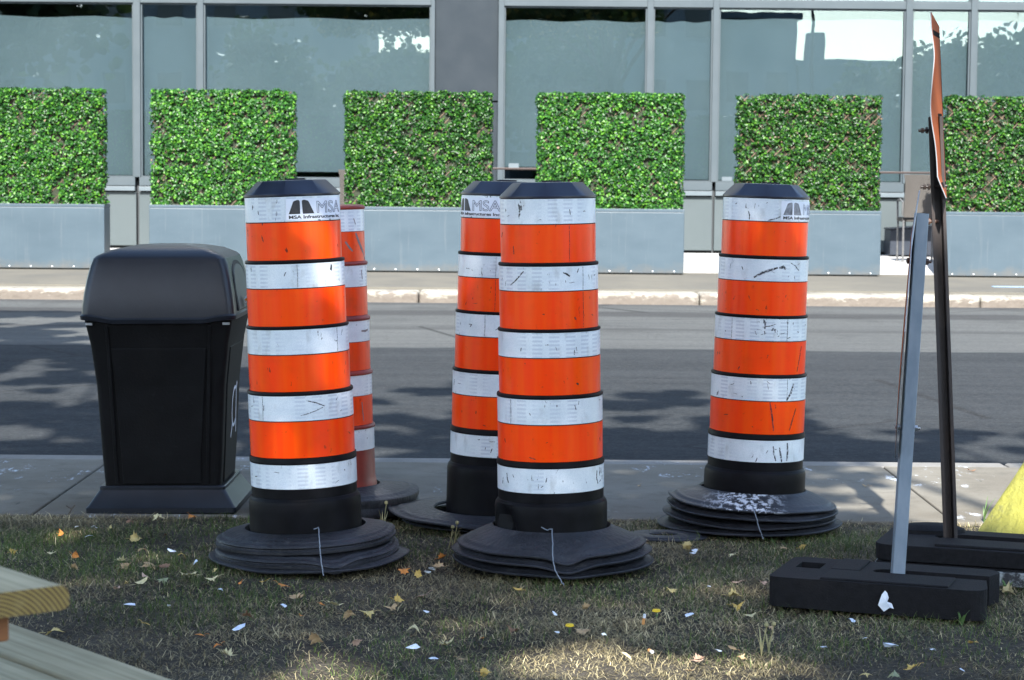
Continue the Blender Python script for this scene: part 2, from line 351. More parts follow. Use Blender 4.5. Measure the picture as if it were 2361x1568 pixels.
# ------------------------------------------------------------------ building helpers
class MB:
    def __init__(s): s.v = []; s.f = []; s.mi = []
    def add(s, vs, fs, mi=0):
        o = len(s.v); s.v += [tuple(p) for p in vs]; s.f += [tuple(i + o for i in q) for q in fs]; s.mi += [mi] * len(fs)
    def box(s, c, h, mi=0, mat=None):
        vs = [Vector((c[0] + sx * h[0], c[1] + sy * h[1], c[2] + sz * h[2])) for sz in (-1, 1) for sy in (-1, 1) for sx in (-1, 1)]
        if mat is not None: vs = [mat @ q for q in vs]
        s.add(vs, [(0, 2, 3, 1), (4, 5, 7, 6), (0, 1, 5, 4), (2, 6, 7, 3), (0, 4, 6, 2), (1, 3, 7, 5)], mi)
    def span(s, x0, x1, y0, y1, z0, z1, mi=0):
        s.box(((x0 + x1) / 2, (y0 + y1) / 2, (z0 + z1) / 2), (abs(x1 - x0) / 2, abs(y1 - y0) / 2, abs(z1 - z0) / 2), mi)
    def loft(s, rings, cap0=True, cap1=True, mi=0, closed=True):
        n = len(rings[0]); vs = [p for r_ in rings for p in r_]; fs = []
        for k in range(len(rings) - 1):
            for i in range(n if closed else n - 1):
                j = (i + 1) % n; fs.append((k * n + i, k * n + j, (k + 1) * n + j, (k + 1) * n + i))
        if cap0: fs.append(tuple(reversed(range(n))))
        if cap1: fs.append(tuple(range((len(rings) - 1) * n, len(rings) * n)))
        s.add(vs, fs, mi)
    def lathe(s, prof, n=64, fun=None, cap0=False, cap1=False, mi=0):
        rings = []
        for r_, z in prof:
            ring = []
            for i in range(n):
                a = 2 * math.pi * i / n
                p = Vector((r_ * math.cos(a), r_ * math.sin(a), z))
                if fun: p = fun(p, a, r_, z)
                ring.append(p)
            rings.append(ring)
        s.loft(rings, cap0, cap1, mi)
    def tube(s, path, rad, n=8, mi=0):
        path = [Vector(p) for p in path]; rings = []
        rr = rad if isinstance(rad, (list, tuple)) else [rad] * len(path)
        for i, p in enumerate(path):
            t = (path[min(i + 1, len(path) - 1)] - path[max(i - 1, 0)]).normalized()
            u = t.orthogonal().normalized() if i == 0 else (u - t * u.dot(t)).normalized()
            b = t.cross(u)
            rings.append([p + (u * math.cos(2 * math.pi * k / n) + b * math.sin(2 * math.pi * k / n)) * rr[i] for k in range(n)])
        s.loft(rings, mi=mi)
    def prism(s, outer, z0, z1, holes=(), mi=0):
        loops = [list(outer)] + [list(h) for h in holes]
        flat = [p for l_ in loops for p in l_]; n = len(flat)
        tri = tessellate_polygon([[Vector((p[0], p[1], 0)) for p in l_] for l_ in loops])
        vs = [(p[0], p[1], z0) for p in flat] + [(p[0], p[1], z1) for p in flat]
        fs = []
        for t in tri:
            a, b, c = (Vector((*flat[i], 0)) for i in t)
            t = t if (b - a).cross(c - a).z > 0 else tuple(reversed(t))
            fs.append(tuple(i + n for i in t)); fs.append(tuple(reversed(t)))
        o = 0
        for l_ in loops:
            k = len(l_)
            for i in range(k):
                j = (i + 1) % k; fs.append((o + i, o + j, o + j + n, o + i + n))
            o += k
        s.add(vs, fs, mi)
    def build(s, name, mat, parent=None, smooth=False, bevel=0, loc=None, seg=2):
        me = bpy.data.meshes.new(name); me.from_pydata(s.v, [], s.f)
        mats = mat if isinstance(mat, (list, tuple)) else [mat]
        for q in mats: me.materials.append(q)
        if len(mats) > 1: me.polygons.foreach_set('material_index', s.mi)
        bm = bmesh.new(); bm.from_mesh(me); bmesh.ops.recalc_face_normals(bm, faces=bm.faces); bm.to_mesh(me); bm.free()
        o = bpy.data.objects.new(name, me); COL.objects.link(o)
        if parent: o.parent = parent
        if loc is not None: o.location = loc
        if smooth:
            me.polygons.foreach_set('use_smooth', [True] * len(me.polygons))
            me.set_sharp_from_angle(angle=R(smooth if smooth is not True else 40))
        if bevel:
            b = o.modifiers.new('bevel', 'BEVEL'); b.width = bevel; b.segments = seg; b.limit_method = 'ANGLE'; b.angle_limit = R(35)
            b.harden_normals = False
        me.update()
        return o
def tag(o, label=None, cat=None, group=None, kind=None):
    if label: o['label'] = label
    if cat: o['category'] = cat
    if group: o['group'] = group
    if kind: o['kind'] = kind
    return o
def thing(name, label, cat, loc=(0, 0, 0), rot=(0, 0, 0), group=None):
    o = bpy.data.objects.new(name, None); COL.objects.link(o); o.empty_display_size = .1
    o.location = loc; o.rotation_euler = rot
    return tag(o, label, cat, group)
def npmesh(name, V, faces_flat, counts, mat, tint=None, parent=None):
    me = bpy.data.meshes.new(name)
    me.vertices.add(len(V)); me.vertices.foreach_set('co', np.asarray(V, dtype=np.float32).ravel())
    ff = np.asarray(faces_flat, dtype=np.int32); cs = np.asarray(counts, dtype=np.int32)
    me.loops.add(len(ff)); me.loops.foreach_set('vertex_index', ff)
    me.polygons.add(len(cs)); st = np.concatenate(([0], np.cumsum(cs)[:-1])).astype(np.int32)
    me.polygons.foreach_set('loop_start', st); me.polygons.foreach_set('loop_total', cs)
    me.materials.append(mat)
    if tint is not None:
        a = me.color_attributes.new('tint', 'FLOAT_COLOR', 'POINT')
        c = np.ones((len(V), 4), dtype=np.float32); c[:, :3] = tint
        a.data.foreach_set('color', c.ravel())
    me.update(calc_edges=True); me.validate()
    o = bpy.data.objects.new(name, me); COL.objects.link(o)
    if parent: o.parent = parent
    return o
def leaf_quads(name, P, N, size, tint, mat, parent, rs, aspect=.62):
    """small pointed leaves (6-gon folded along the rib) at P facing N"""
    n = len(P); N = N / np.linalg.norm(N, axis=1, keepdims=True)
    T = rs.normal(size=(n, 3)); T -= N * (T * N).sum(1, keepdims=True); T /= np.linalg.norm(T, axis=1, keepdims=True)
    B = np.cross(N, T); sz = np.asarray(size).reshape(-1, 1) * np.ones((n, 1))
    L = T * sz; W = B * sz * aspect * .5; up_ = N * sz * .12
    V = np.stack([P - L * .5, P - L * .1 + W + up_, P + L * .25 + W * .75 + up_, P + L * .5, P + L * .25 - W * .75 + up_, P - L * .1 - W + up_], 1).reshape(-1, 3)
    base = np.arange(n)[:, None] * 6
    q = np.concatenate([base + np.array([[0, 3, 2, 1]]), base + np.array([[0, 5, 4, 3]])], 1).ravel()
    return npmesh(name, V, q, np.full(2 * n, 4), mat, np.repeat(tint, 6, axis=0), parent)

# ------------------------------------------------------------------ setting
b = MB(); b.span(-400, 400, -400, 400, -.5, -.30)
tag(b.build('ground', M['lot']), kind='structure')
b = MB(); b.span(-60, 60, -90, -14, -.3, -.03)
tag(b.build('parking_lot', M['lot']), kind='structure')
# lawn: gently uneven sheet
rs = np.random.RandomState(5)
def hgt(x, y):
    return .010 * mnoise.noise((x * 2.1, y * 2.1, 3)) + .006 * mnoise.noise((x * 7, y * 7, 1)) - .008
xs = np.concatenate([np.linspace(-40, -3, 12), np.linspace(-2.8, 2.8, 113), np.linspace(3, 40, 12)])
ys = np.concatenate([np.linspace(-14, 2, 9), np.linspace(2.2, 7.55, 108)])
V = [(x, y, hgt(x, y) if y < 7.5 else -.012) for y in ys for x in xs]; nx = len(xs)
fs = [(j * nx + i, j * nx + i + 1, (j + 1) * nx + i + 1, (j + 1) * nx + i) for j in range(len(ys) - 1) for i in range(nx - 1)]
b = MB(); b.add(V, fs); lawn = b.build('lawn', M['soil'], smooth=True); tag(lawn, kind='structure')
# near pavement slabs, near kerb, road, far kerb, far pavement, terrace
b = MB(); x = -1.68 - 1.62 * 24
while x < 40:
    b.span(x + .004, x + 1.616, 7.555, 9.04, -.12, 0); x += 1.62
tag(b.build('pavement', M['walk'], bevel=.006), kind='structure')
b = MB(); b.span(-41, 41, 7.56, 9.04, -.28, -.014); tag(b.build('pavement_bed', M['soil']), kind='structure')
b = MB(); x = -1.0 - 3.1 * 13
while x < 40:
    b.span(x + .003, x + 3.097, 9.044, 9.2, -.28, -.002); x += 3.1
tag(b.build('kerb', M['kerb'], bevel=.015), kind='structure')
b = MB(); b.span(-60, 60, 9.2, 23.12, -.28, -.14); tag(b.build('road', M['asphalt']), kind='structure')
b = MB(); x = -40.0
while x < 40:
    b.span(x + .004, x + 2.996, 23.12, 23.62, -.28, -.022 + rnd.uniform(-.006, .006)); x += 3.0
tag(b.build('far_kerb', M['farkerb'], bevel=.035, seg=3), kind='structure')
b = MB(); b.span(-60, 60, 23.62, 27.9, -.28, 0.0); tag(b.build('far_pavement', M['farwalk']), kind='structure')
b = MB(); b.add([(-60, 27.9, -.2), (60, 27.9, -.2), (60, 27.9, .004), (-60, 27.9, .004), (60, 28.9, .12), (-60, 28.9, .12), (60, 32.6, .12), (-60, 32.6, .12)],
                [(0, 1, 2, 3), (3, 2, 4, 5), (5, 4, 6, 7)])
tag(b.build('terrace', M['terrace']), kind='structure')
# expansion-joint crack and paint on the far pavement
b = MB(); p = G(2290, 661, .003); b.span(p.x, p.x + .9, p.y - .05, p.y + .12, .002, .004)
tag(b.build('paint_mark', M['bluepaint']), 'faded blue utility paint smear on far pavement by the right kerb', 'paint mark')

# ------------------------------------------------------------------ grass (one mass)
def grass():
    n = 400000
    X = np.where(rs.uniform(0, 1, n) < .76, rs.uniform(-2.1, 2.1, n), rs.uniform(2.1, 4.6, n) * rs.choice([-1, 1], n)); Y = 3.6 + (7.56 - 3.6) * rs.uniform(0, 1, n) ** .8
    dens = np.array([mnoise.noise((x * 2.3, y * 2.3, 9)) + .6 * mnoise.noise((x * 6, y * 6, 2)) for x, y in zip(X, Y)])
    bare = np.array([mnoise.noise((x * 1.5 + 4, y * 1.5, 5)) for x, y in zip(X, Y)]) - .55 * np.exp(-(((X + .75) / .45) ** 2 + ((Y - 5.3) / .35) ** 2))
    keep = rs.uniform(0, 1, n) < np.clip(.80 + bare * 1.1 + dens * .35, .16, 1)
    X, Y, dens = X[keep], Y[keep], dens[keep]; n = len(X)
    Z = np.array([hgt(x, y) for x, y in zip(X, Y)]) - .002
    greenness = np.array([mnoise.noise((x * 1.6, y * 1.9, 21)) for x, y in zip(X, Y)])
    greenness += .85 * np.exp(-(((X + 1.0) / .55) ** 2 + ((Y - 6.75) / .40) ** 2)) - .15 + .3 * np.exp(-((Y - 5.9) / .3) ** 2 - ((X - 1.3) / .4) ** 2)
    isg = rs.uniform(-.75, .75, n) < greenness * 1.0 - .44
    L = rs.gamma(5, .0068, n) * np.where(isg, 1.1, .95) * np.clip(1 + dens * .4, .6, 1.5)
    L = np.clip(L * .70, .010, .062)
    thatch = (~isg) & (rs.uniform(0, 1, n) < .62)
    L = np.where(thatch, L * 1.35, L)
    az = rs.uniform(0, 2 * np.pi, n); lean = np.where(isg, rs.uniform(.4, 1.3, n), np.where(thatch, rs.uniform(1.25, 1.75, n), rs.uniform(.8, 1.5, n)))
    D = np.stack([np.cos(az), np.sin(az), 0 * az], 1); P0 = np.stack([X, Y, Z], 1)
    az2 = az + rs.normal(0, .5, n); D2 = np.stack([np.cos(az2), np.sin(az2), 0 * az], 1)
    P1 = P0 + D * (L * .5 * np.sin(lean * .7))[:, None] + np.array([0, 0, 1]) * (L * .5 * np.cos(lean * .7))[:, None]
    P2 = P1 + D2 * (L * .5 * np.sin(np.minimum(lean * 1.25, 1.75)))[:, None] + np.array([0, 0, 1]) * (L * .5 * np.cos(np.minimum(lean * 1.25, 1.75)))[:, None]
    P2[:, 2] = np.maximum(P2[:, 2], Z + .002)
    wd = rs.uniform(.0006, .0013, n)[:, None]; S = np.stack([-np.sin(az), np.cos(az), 0 * az], 1)
    V = np.stack([P0 - S * wd, P0 + S * wd, P1 + S * wd * .85, P1 - S * wd * .85, P2], 1).reshape(-1, 3)
    base = np.arange(n)[:, None] * 5
    q = np.concatenate([base + np.array([[0, 1, 2, 3]]), base + np.array([[3, 2, 4]])], 1).ravel()
    cnt = np.tile([4, 3], n)
    u = rs.uniform(0, 1, (n, 1))
    green = np.array([.050, .095, .028]) * (1 - u) + np.array([.12, .165, .05]) * u
    straw = np.array([.24, .205, .13]) * (1 - u) + np.array([.66, .58, .40]) * u ** 1.5
    grey = np.array([.12, .105, .066]) * (1 - u) + np.array([.30, .265, .18]) * u
    patch = np.array([mnoise.noise((x * 1.3, y * 2.0, 33)) + .5 * mnoise.noise((x * 4, y * 5, 12)) for x, y in zip(X, Y)])
    t = np.array([.98, .94, .78]) * np.clip(1 + .55 * patch, .55, 1.6)[:, None] * np.where(isg[:, None], green, np.where(rs.uniform(0, 1, (n, 1)) < .42, straw, grey))
    return npmesh('grass', V, q, cnt, M['grass'], np.repeat(t, 5, axis=0))
tag(grass(), kind='stuff')

# ------------------------------------------------------------------ drums
def arc_patch(mb, r_, z0, z1, a0, a1, n=24, mi=0, th=.0012):
    """curved slab on a cylinder, angle 0 faces the camera (-Y), positive to the right"""
    rings = []
    for i in range(n + 1):
        a = a0 + (a1 - a0) * i / n; s_, c_ = math.sin(a), -math.cos(a)
        rings.append([Vector((r_ * s_, r_ * c_, z0)), Vector(((r_ + th) * s_, (r_ + th) * c_, z0)), Vector(((r_ + th) * s_, (r_ + th) * c_, z1)), Vector((r_ * s_, r_ * c_, z1))])
    mb.loft(rings, mi=mi)
def stroke(mb, r_, pts, wid, mi=0, th=.0006):
    """ribbon on the cylinder through (angle deg, z) points, tapered"""
    pts = [(R(a) * r_, z) for a, z in pts]; out = []
    for i, (a, z) in enumerate(pts):
        q0 = pts[max(i - 1, 0)]; q1 = pts[min(i + 1, len(pts) - 1)]
        t = Vector((q1[0] - q0[0], q1[1] - q0[1])).normalized(); nrm = Vector((-t.y, t.x))
        wv = wid * (.35 + .65 * math.sin(math.pi * (i + .5) / len(pts)))
        out.append([(a + nrm.x * wv, z + nrm.y * wv), (a - nrm.x * wv, z - nrm.y * wv)])
    rings = []
    for l_, q in out:
        pr = []
        for (s_, z), rr in ((l_, r_), (l_, r_ + th), (q, r_ + th), (q, r_)):
            a = s_ / r_; pr.append(Vector((rr * math.sin(a), -rr * math.cos(a), z)))
        rings.append(pr)
    mb.loft(rings, mi=mi)
def text_mesh(body, size, outline=0.0, bold=0.0, space=1.0):
    cu = bpy.data.curves.new('lettering', 'FONT'); cu.body = body; cu.size = size; cu.space_character = space
    cu.resolution_u = 4
    if outline: cu.fill_mode = 'NONE'; cu.bevel_depth = outline; cu.bevel_resolution = 0
    else: cu.extrude = .0003; cu.offset = bold
    o = bpy.data.objects.new('lettering', cu); COL.objects.link(o)
    dg = bpy.context.evaluated_depsgraph_get(); dg.update()
    me = bpy.data.meshes.new_from_object(o.evaluated_get(dg)); 
    bpy.data.objects.remove(o); bpy.data.curves.remove(cu)
    return me
def wrap_text(name, body, size, r_, a0, z0, width, mat, parent, outline=0, bold=0):
    me = text_mesh(body, size, outline, bold)
    xs_ = [v.co.x for v in me.vertices]; x0, x1 = min(xs_), max(xs_)
    for v in me.vertices:
        u = (v.co.x - x0) / (x1 - x0) * width; a = a0 + u / r_; rr = r_ + max(v.co.z, -.0002) * 1.0
        v.co = (rr * math.sin(a), -rr * math.cos(a), z0 + v.co.y)
    me.materials.clear(); me.materials.append(mat); me.name = name
    o = bpy.data.objects.new(name, me); COL.objects.link(o); o.parent = parent
    return o
SECT = [(.145, 1.131, 1.054, .939), (.151, .928, .853, .739), (.1555, .729, .652, .540), (.161, .528, .450, .338), (.1635, .318, .242, None)]
def msa_decal(drum, r_, a_start, zb, faded=False):
    rr = r_ + .0022; s_ = R(a_start)
    d = MB(); arc_patch(d, rr, zb + .006, zb + .070, s_ - .008 / rr, s_ + .208 / rr, 30, th=.0004)
    dec = d.build('decal', M['sticker'], drum, smooth=True)
    ink = M['ink_pale'] if faded else M['ink']
    # emblem: two halves of a road running to the horizon
    lg = MB(); hgt_ = .042; z0 = zb + .024
    for xl0, xr0, xl1, xr1, rnd_left in ((.000, .0345, .0165, .0345, True), (.0425, .079, .0405, .0595, False)):
        rows = []
        for i in range(15):
            t = i / 14; z = z0 + t * hgt_
            l_ = xl0 + (xl1 - xl0) * t; q = xr0 + (xr1 - xr0) * t
            if t > .86:
                k = (t - .86) / .14; cut = (1 - math.sqrt(max(0, 1 - k * k))) * .010
                if rnd_left: l_ += cut
                else: q -= cut
                if not rnd_left: l_ += cut * .35
                else: q -= cut * .35
            row = []
            for x_, ro in ((l_, rr + .0005), (l_, rr + .0010), ((l_ + q) / 2, rr + .0012), (q, rr + .0010), (q, rr + .0005)):
                a = s_ + x_ / rr; row.append(Vector((ro * math.sin(a), -ro * math.cos(a), z)))
            rows.append(row)
        lg.loft(rows)
    lg.build('emblem', ink, dec)
    wrap_text('lettering', 'MSA', .050, rr + .0007, s_ + .088 / rr, z0 + .002, .110, M['ink_ghost'] if faded else M['ink_line'], dec, outline=.0009)
    wrap_text('lettering', 'MSA Infrastructures Inc.', .0135, rr + .0007, s_ + .000 / rr, zb + .010, .198, M['ink'], dec, bold=.0004)
def make_drum(loc, lean, label, decal=None, faded=False, scuffs=(), seams=(), dent=False, pitchlean=0):
    t = thing('traffic_drum', label, 'traffic drum', loc, (R(pitchlean), R(lean), 0), 'orange and white traffic drums')
    # black core with the lips and the base collar
    pr = [(.1735, .004), (.1735, .192), (.171, .203), (.1675, .207), (.1655, .211), (.1630, .213), (.1630, .318)]
    for i in range(4, 0, -1):
        r1 = SECT[i][0]; r0 = SECT[i - 1][0]; zt = SECT[i][1]; zb = SECT[i - 1][3]
        pr += [(r1 - .0006, zt), (r1 + .0022, zt + .0015), (r1 + .0030, zt + .005), (r1 + .0015, zb - .0012), (r0 - .0010, zb), (r0 - .0006, SECT[i - 1][2]), (r0 - .0006, SECT[i - 1][1])]
    pr += [(.1440, 1.134)]
    fun = None
    if dent:
        def fun(p, a, r_, z):
            # the buckled, folded side of the collar on the left
            if z < .212 and r_ > .16:
                da = math.atan2(math.sin(a - R(222)), math.cos(a - R(222))) + (z - .1) * 2.2
                k = math.exp(-(da / .20) ** 2); k2 = math.exp(-((da + .34) / .10) ** 2)
                return p * 1 - Vector((p.x, p.y, 0)).normalized() * (.030 * k - .006 * k2) * min(1, (.212 - z) / .05)
            return p
    q = []                                   # extra rings so the collar can bend
    for i in range(len(pr) - 1):
        q.append(pr[i])
        if i == 0: q += [(.1735, .004 + .188 * j / 8) for j in range(1, 8)]
    q.append(pr[-1])
    core = MB(); core.lathe(q, 72, fun, cap0=True)
    core.build('drum_body', M['lip'], t, smooth=18)
    marks = {}
    for sec, kind, ang in seams:
        r_, z2, z1, z0 = SECT[sec]; za, zb_ = (z2 - .002, z1 + .003) if kind == 'w' else (z1 - .003, z0 + .003)
        marks.setdefault((sec, kind), []).append((r_, [(ang, za), (ang + .3, (za + zb_) / 2), (ang - .1, zb_)], .0007))
    for r_, pts, wd in scuffs:
        sec = [q_[0] for q_ in SECT].index(r_); zm = sum(p_[1] for p_ in pts) / len(pts)
        marks.setdefault((sec, 'w' if zm > SECT[sec][2] else 'o'), []).append((r_, pts, wd))
    for i, (r_, z2, z1, z0) in enumerate(SECT):
        s_ = MB(); s_.lathe([(r_ - .003, z2), (r_ + .0010, z2 - .0005), (r_ + .0010, z1 + .0018), (r_ - .003, z1 + .0014)], 72)
        for m_ in marks.get((i, 'w'), []): stroke(s_, m_[0] + .0011, m_[1], m_[2], 1)
        s_.build('white_band', [M['white'], M['scuff']], t, smooth=35)
        if z0 is not None:
            s_ = MB(); s_.lathe([(r_ - .003, z1 - .0010), (r_ + .0010, z1 - .0014), (r_ + .0002, z0 + .0006), (r_ - .004, z0 + .0004)], 72)
            for m_ in marks.get((i, 'o'), []): stroke(s_, m_[0] + .0009, m_[1], m_[2], 1)
            s_.build('orange_band', [M['orange'], M['scuff_orange']], t, smooth=35)
    # eight-faced cap with a small raised boss
    cp = MB(); n = 64
    def octr(a, rc, k):
        a2 = (a + math.pi / 8) % (math.pi / 4) - math.pi / 8
        return rc * ((1 - k) + k * math.cos(math.pi / 8) / math.cos(a2) * 1.02)
    rings = []
    for rc, z, k in ((.1465, 1.1325, 0), (.1485, 1.134, 0), (.1485, 1.1385, 0), (.143, 1.1435, .35), (.108, 1.1765, 1), (.103, 1.1795, 1), (.04, 1.181, .5)):
        rings.append([Vector((octr(2 * math.pi * i / n, rc, k) * math.cos(2 * math.pi * i / n + .33), octr(2 * math.pi * i / n, rc, k) * math.sin(2 * math.pi * i / n + .33), z)) for i in range(n)])
    cp.loft(rings)
    cp.box((.012, 0, 1.1825), (.030, .014, .0035))
    cap = cp.build('cap', M['cap'], t, smooth=14)
    if decal is not None: msa_decal(t, .145, decal, 1.054, faded)
    return t
def rnd_scuffs(seed, n, secs, big=()):
    q = random.Random(seed); out = list(big)
    for _ in range(n):
        i = q.choice(secs); r_, z2, z1, z0 = SECT[i]
        lo, hi = (z1, z2) if (q.random() < .7 or z0 is None) else (z0, z1)
        a = q.uniform(-75, 75); z = q.uniform(lo + .01, hi - .01); ln = q.uniform(.004, .02); th = q.choice((q.uniform(-.5, .5), q.uniform(1.0, 2.1)))
        pts = []
        for k in range(4):
            u = (k / 3 - .5) * ln
            zz = min(max(z + u * math.sin(th) + q.uniform(-.0015, .0015), lo + .004), hi - .004)
            pts.append((a + math.degrees(u * math.cos(th) / r_), zz))
        out.append((r_, pts, q.uniform(.0006, .0017)))
    return out
PA = G(709, 1290); PB = G(1272, 1301); PC = G(1143, 1203); PD = G(1735, 1214)
bigA = [(.161, [(5, .468), (14, .474), (24, .483), (30, .490)], .0016), (.161, [(12, .513), (22, .505), (32, .493)], .002)]
bigB = [(.151, [(-50, .872), (-42, .885), (-34, .905), (-30, .915)], .0022), (.145, [(-47, .990), (-46.5, .975), (-46, .965)], .0018), (.151, [(30, .775), (31, .77), (32, .768)], .003), (.1555, [(30, .575), (32, .572), (33, .571)], .003),
        (.151, [(16, .91), (20, .905), (24, .898)], .003), (.1635, [(-55, .30), (-54, .28), (-52, .27)], .0024), (.1635, [(58, .305), (57, .28), (60, .262)], .0022), (.1635, [(64, .31), (64, .285)], .0014), (.1635, [(68, .308), (69, .29)], .0012)]
bigD = [(.151, [(-18, .866), (-8, .882), (2, .892), (12, .901)], .0045), (.151, [(14, .899), (19, .904), (23, .897)], .0055), (.151, [(30, .918), (38, .908), (45, .892)], .0015), (.145, [(-3, 1.058), (6, 1.064), (14, 1.073)], .0024), (.145, [(-30, 1.088), (-28, 1.075), (-28, 1.058)], .0020),
        (.161, [(8, .448), (10, .42), (12, .39), (14, .352)], .0026), (.161, [(36, .352), (41, .39), (46, .425)], .0026), (.1555, [(48, .55), (52, .59), (56, .635)], .002), (.1635, [(14, .30), (15, .275), (18, .25)], .0028), (.1635, [(22, .295), (24, .27), (26, .246)], .0034), (.1635, [(33, .31), (34, .28), (33, .25)], .0036), (.161, [(30, .455), (36, .48), (40, .51)], .004), (.1555, [(-5, .70), (5, .705), (12, .712)], .0015)]
make_drum(PA, -2.5, 'traffic drum with the half-shown logo, beside the black trash can', decal=1, seams=[(1, 'w', 8), (3, 'w', -40), (2, 'w', 55)], scuffs=rnd_scuffs(3, 26, [0, 1, 2, 3, 4], bigA))
make_drum(PB, -1.2, 'foremost traffic drum, plain top band without logo, buckled black collar', seams=[(1, 'w', 42), (1, 'o', 42), (3, 'w', -48), (0, 'o', 25)], scuffs=rnd_scuffs(5, 40, [0, 1, 2, 3, 4], bigB), dent=True)
make_drum(PC, 1.0, 'traffic drum half hidden behind the foremost drum, MSA lettering on its top band', decal=-80, seams=[(1, 'w', -8), (1, 'o', -8), (2, 'w', -20)], scuffs=rnd_scuffs(7, 30, [1, 2, 3, 4]))
make_drum(PD, 1.4, 'scuffed traffic drum on four stacked rubber rings, nearest the sign posts', decal=17, faded=True, seams=[(2, 'w', -45), (2, 'w', 28), (3, 'w', 30)], scuffs=rnd_scuffs(9, 48, [0, 1, 2, 3, 4], bigD))
# the old drum with dark red lips
PE = G(778, 1180)
def old_drum():
    t = thing('traffic_drum', 'older faded traffic drum with dark red lips, behind the drum by the trash can', 'traffic drum', PE, (0, R(-1.6), 0), 'orange and white traffic drums')
    zz = lambda y: 1.19 - (y - 408) * 7.42 / 5000
    secs = [(.119, 485, 537, 607), (.124, 617, 668, 735), (.129, 748, 798, 865), (.133, 877, 926, 995), (.137, 1005, 1056, None)]
    pr = [(.1440, .004), (.1435, zz(1140)), (.1405, zz(1130)), (.1385, zz(1120)), (.137, zz(1056))]
    for i in range(4, -1, -1):
        r_, y0, y1, y2 = secs[i]
        pr += [(r_ - .0006, zz(y1)), (r_ - .0006, zz(y0)), (r_ + .004, zz(y0) + .001), (r_ + .0055, zz(y0) + .007), (r_ + .003, zz(y0) + .013)]
        if i: pr += [(secs[i - 1][0] - .0006, zz(secs[i - 1][3]))]
    pr += [(.112, zz(474)), (.02, zz(473))]
    c = MB(); c.lathe(pr, 64, cap0=True, cap1=True); c.build('drum_body', M['red'], t, smooth=30)
    s1 = [(.119, [(52, zz(540)), (60, zz(562)), (70, zz(580)), (85, zz(604))], .006), (.119, [(30, zz(560)), (38, zz(575)), (44, zz(583))], .004), (.119, [(48, zz(506)), (52, zz(520))], .002),
                    (.124, [(62, zz(628)), (64, zz(650))], .002), (.129, [(55, zz(772)), (66, zz(773)), (75, zz(771))], .004), (.133, [(50, zz(940)), (53, zz(985))], .002)]
    for r_, y0, y1, y2 in secs:
        mine = [m_ for m_ in s1 if m_[0] == r_]
        q = MB(); q.lathe([(r_ - .003, zz(y0)), (r_ + .001, zz(y0)), (r_ + .001, zz(y1) + .0015), (r_ - .003, zz(y1) + .0015)], 64)
        for m_ in mine:
            if m_[1][0][1] > zz(y1): stroke(q, r_ + .0012, m_[1], m_[2], 1)
        q.build('white_band', [M['white'], M['scuff_grey']], t, smooth=30)
        if y2:
            q = MB(); q.lathe([(r_ - .003, zz(y1) - .001), (r_ + .001, zz(y1) - .001), (r_ + .001, zz(y2)), (r_ - .003, zz(y2))], 64)
            for m_ in mine:
                if m_[1][0][1] <= zz(y1): stroke(q, r_ + .0012, m_[1], m_[2], 1)
            q.build('orange_band', [M['orange_old'], M['scuff_grey']], t, smooth=30)
old_drum()

# ------------------------------------------------------------------ rubber ballast rings
def ring(loc, r_in, r_out, z_in, z_out, label, th=.012, tilt=(0, 0), wave=(), mat='rubber', sq=1.0, lip=.0):
    t = MB(); n = 120; prof = []
    m_ = 12
    def top(u):                              # upper skin, hollowed like a tyre side wall, with a moulded ridge
        return z_in + (z_out - z_in) * (u ** .75) + .006 * math.sin(math.pi * u) + .0022 * math.exp(-((u - .80) / .05) ** 2) - .0015 * math.exp(-((u - .90) / .04) ** 2)
    for i in range(m_ * 2 + 1):
        u = i / (m_ * 2); prof.append((r_in + (r_out - r_in) * u, top(u)))
    if th > .024:                            # fat edge with a groove round it
        prof += [(r_out + .006, z_out - .003), (r_out + .008, z_out - th * .25), (r_out + .002, z_out - th * .42), (r_out + .003, z_out - th * .5), (r_out + .010, z_out - th * .62), (r_out + .009, z_out - th * .9)]
        skin = lambda u: th
    else:                                    # thin turned lip
        prof += [(r_out + .004, z_out + .0015), (r_out + .007, z_out - .001), (r_out + .006, z_out - .005), (r_out + .001, z_out - .0065)]
        skin = lambda u: th * (1 - u) + .006 * u
    for i in range(m_, -1, -1):
        u = i / m_; prof.append((r_in + (r_out - r_in) * u - .001, top(u) - skin(u)))
    prof.append((r_in - .004, top(0) - th * .5))
    def fun(p, a, r_, z):
        u = (r_ - r_in) / (r_out - r_in)
        for (ac, wd, dz, dr) in wave:
            da = math.atan2(math.sin(a - R(ac)), math.cos(a - R(ac))); k = math.exp(-(da / wd) ** 2) * max(0, u) ** 1.2
            p = Vector((p.x * (1 + dr * k), p.y * (1 + dr * k), p.z + dz * k))
        return Vector((p.x, p.y * sq, p.z))
    prof = prof + [prof[0]]
    t.lathe(prof, n, fun)
    o = t.build('rubber_ring', M[mat], None, smooth=50)
    o.location = loc; o.rotation_euler = (R(tilt[0]), R(tilt[1]), 0)
    return tag(o, label, 'rubber ring', 'rubber ballast rings round the drums')
fA = 'drum by the trash can'; fB = 'foremost drum'; fD = 'scuffed drum by the sign posts'
ring(PA + Vector((.005, 0, 0)), .185, .304, .030, .018, f'widest black rubber ring, lowest under the {fA}', .014, wave=((250, .3, -.004, .01), (350, .5, .014, .01)))
ring(PA + Vector((.0, -.005, .0)), .182, .276, .062, .046, f'middle rubber ring with a ribbed light edge round the {fA}', .026, wave=((292, .18, -.016, .05), (20, .6, .014, 0)), tilt=(0, -1))
ring(PA + Vector((-.003, .01, .0)), .188, .262, .108, .086, f'topmost thick oval rubber ring, tilted, round the {fA}', .030, tilt=(0, -2.4), wave=((200, .5, .002, .03), (10, .4, .008, .03)))
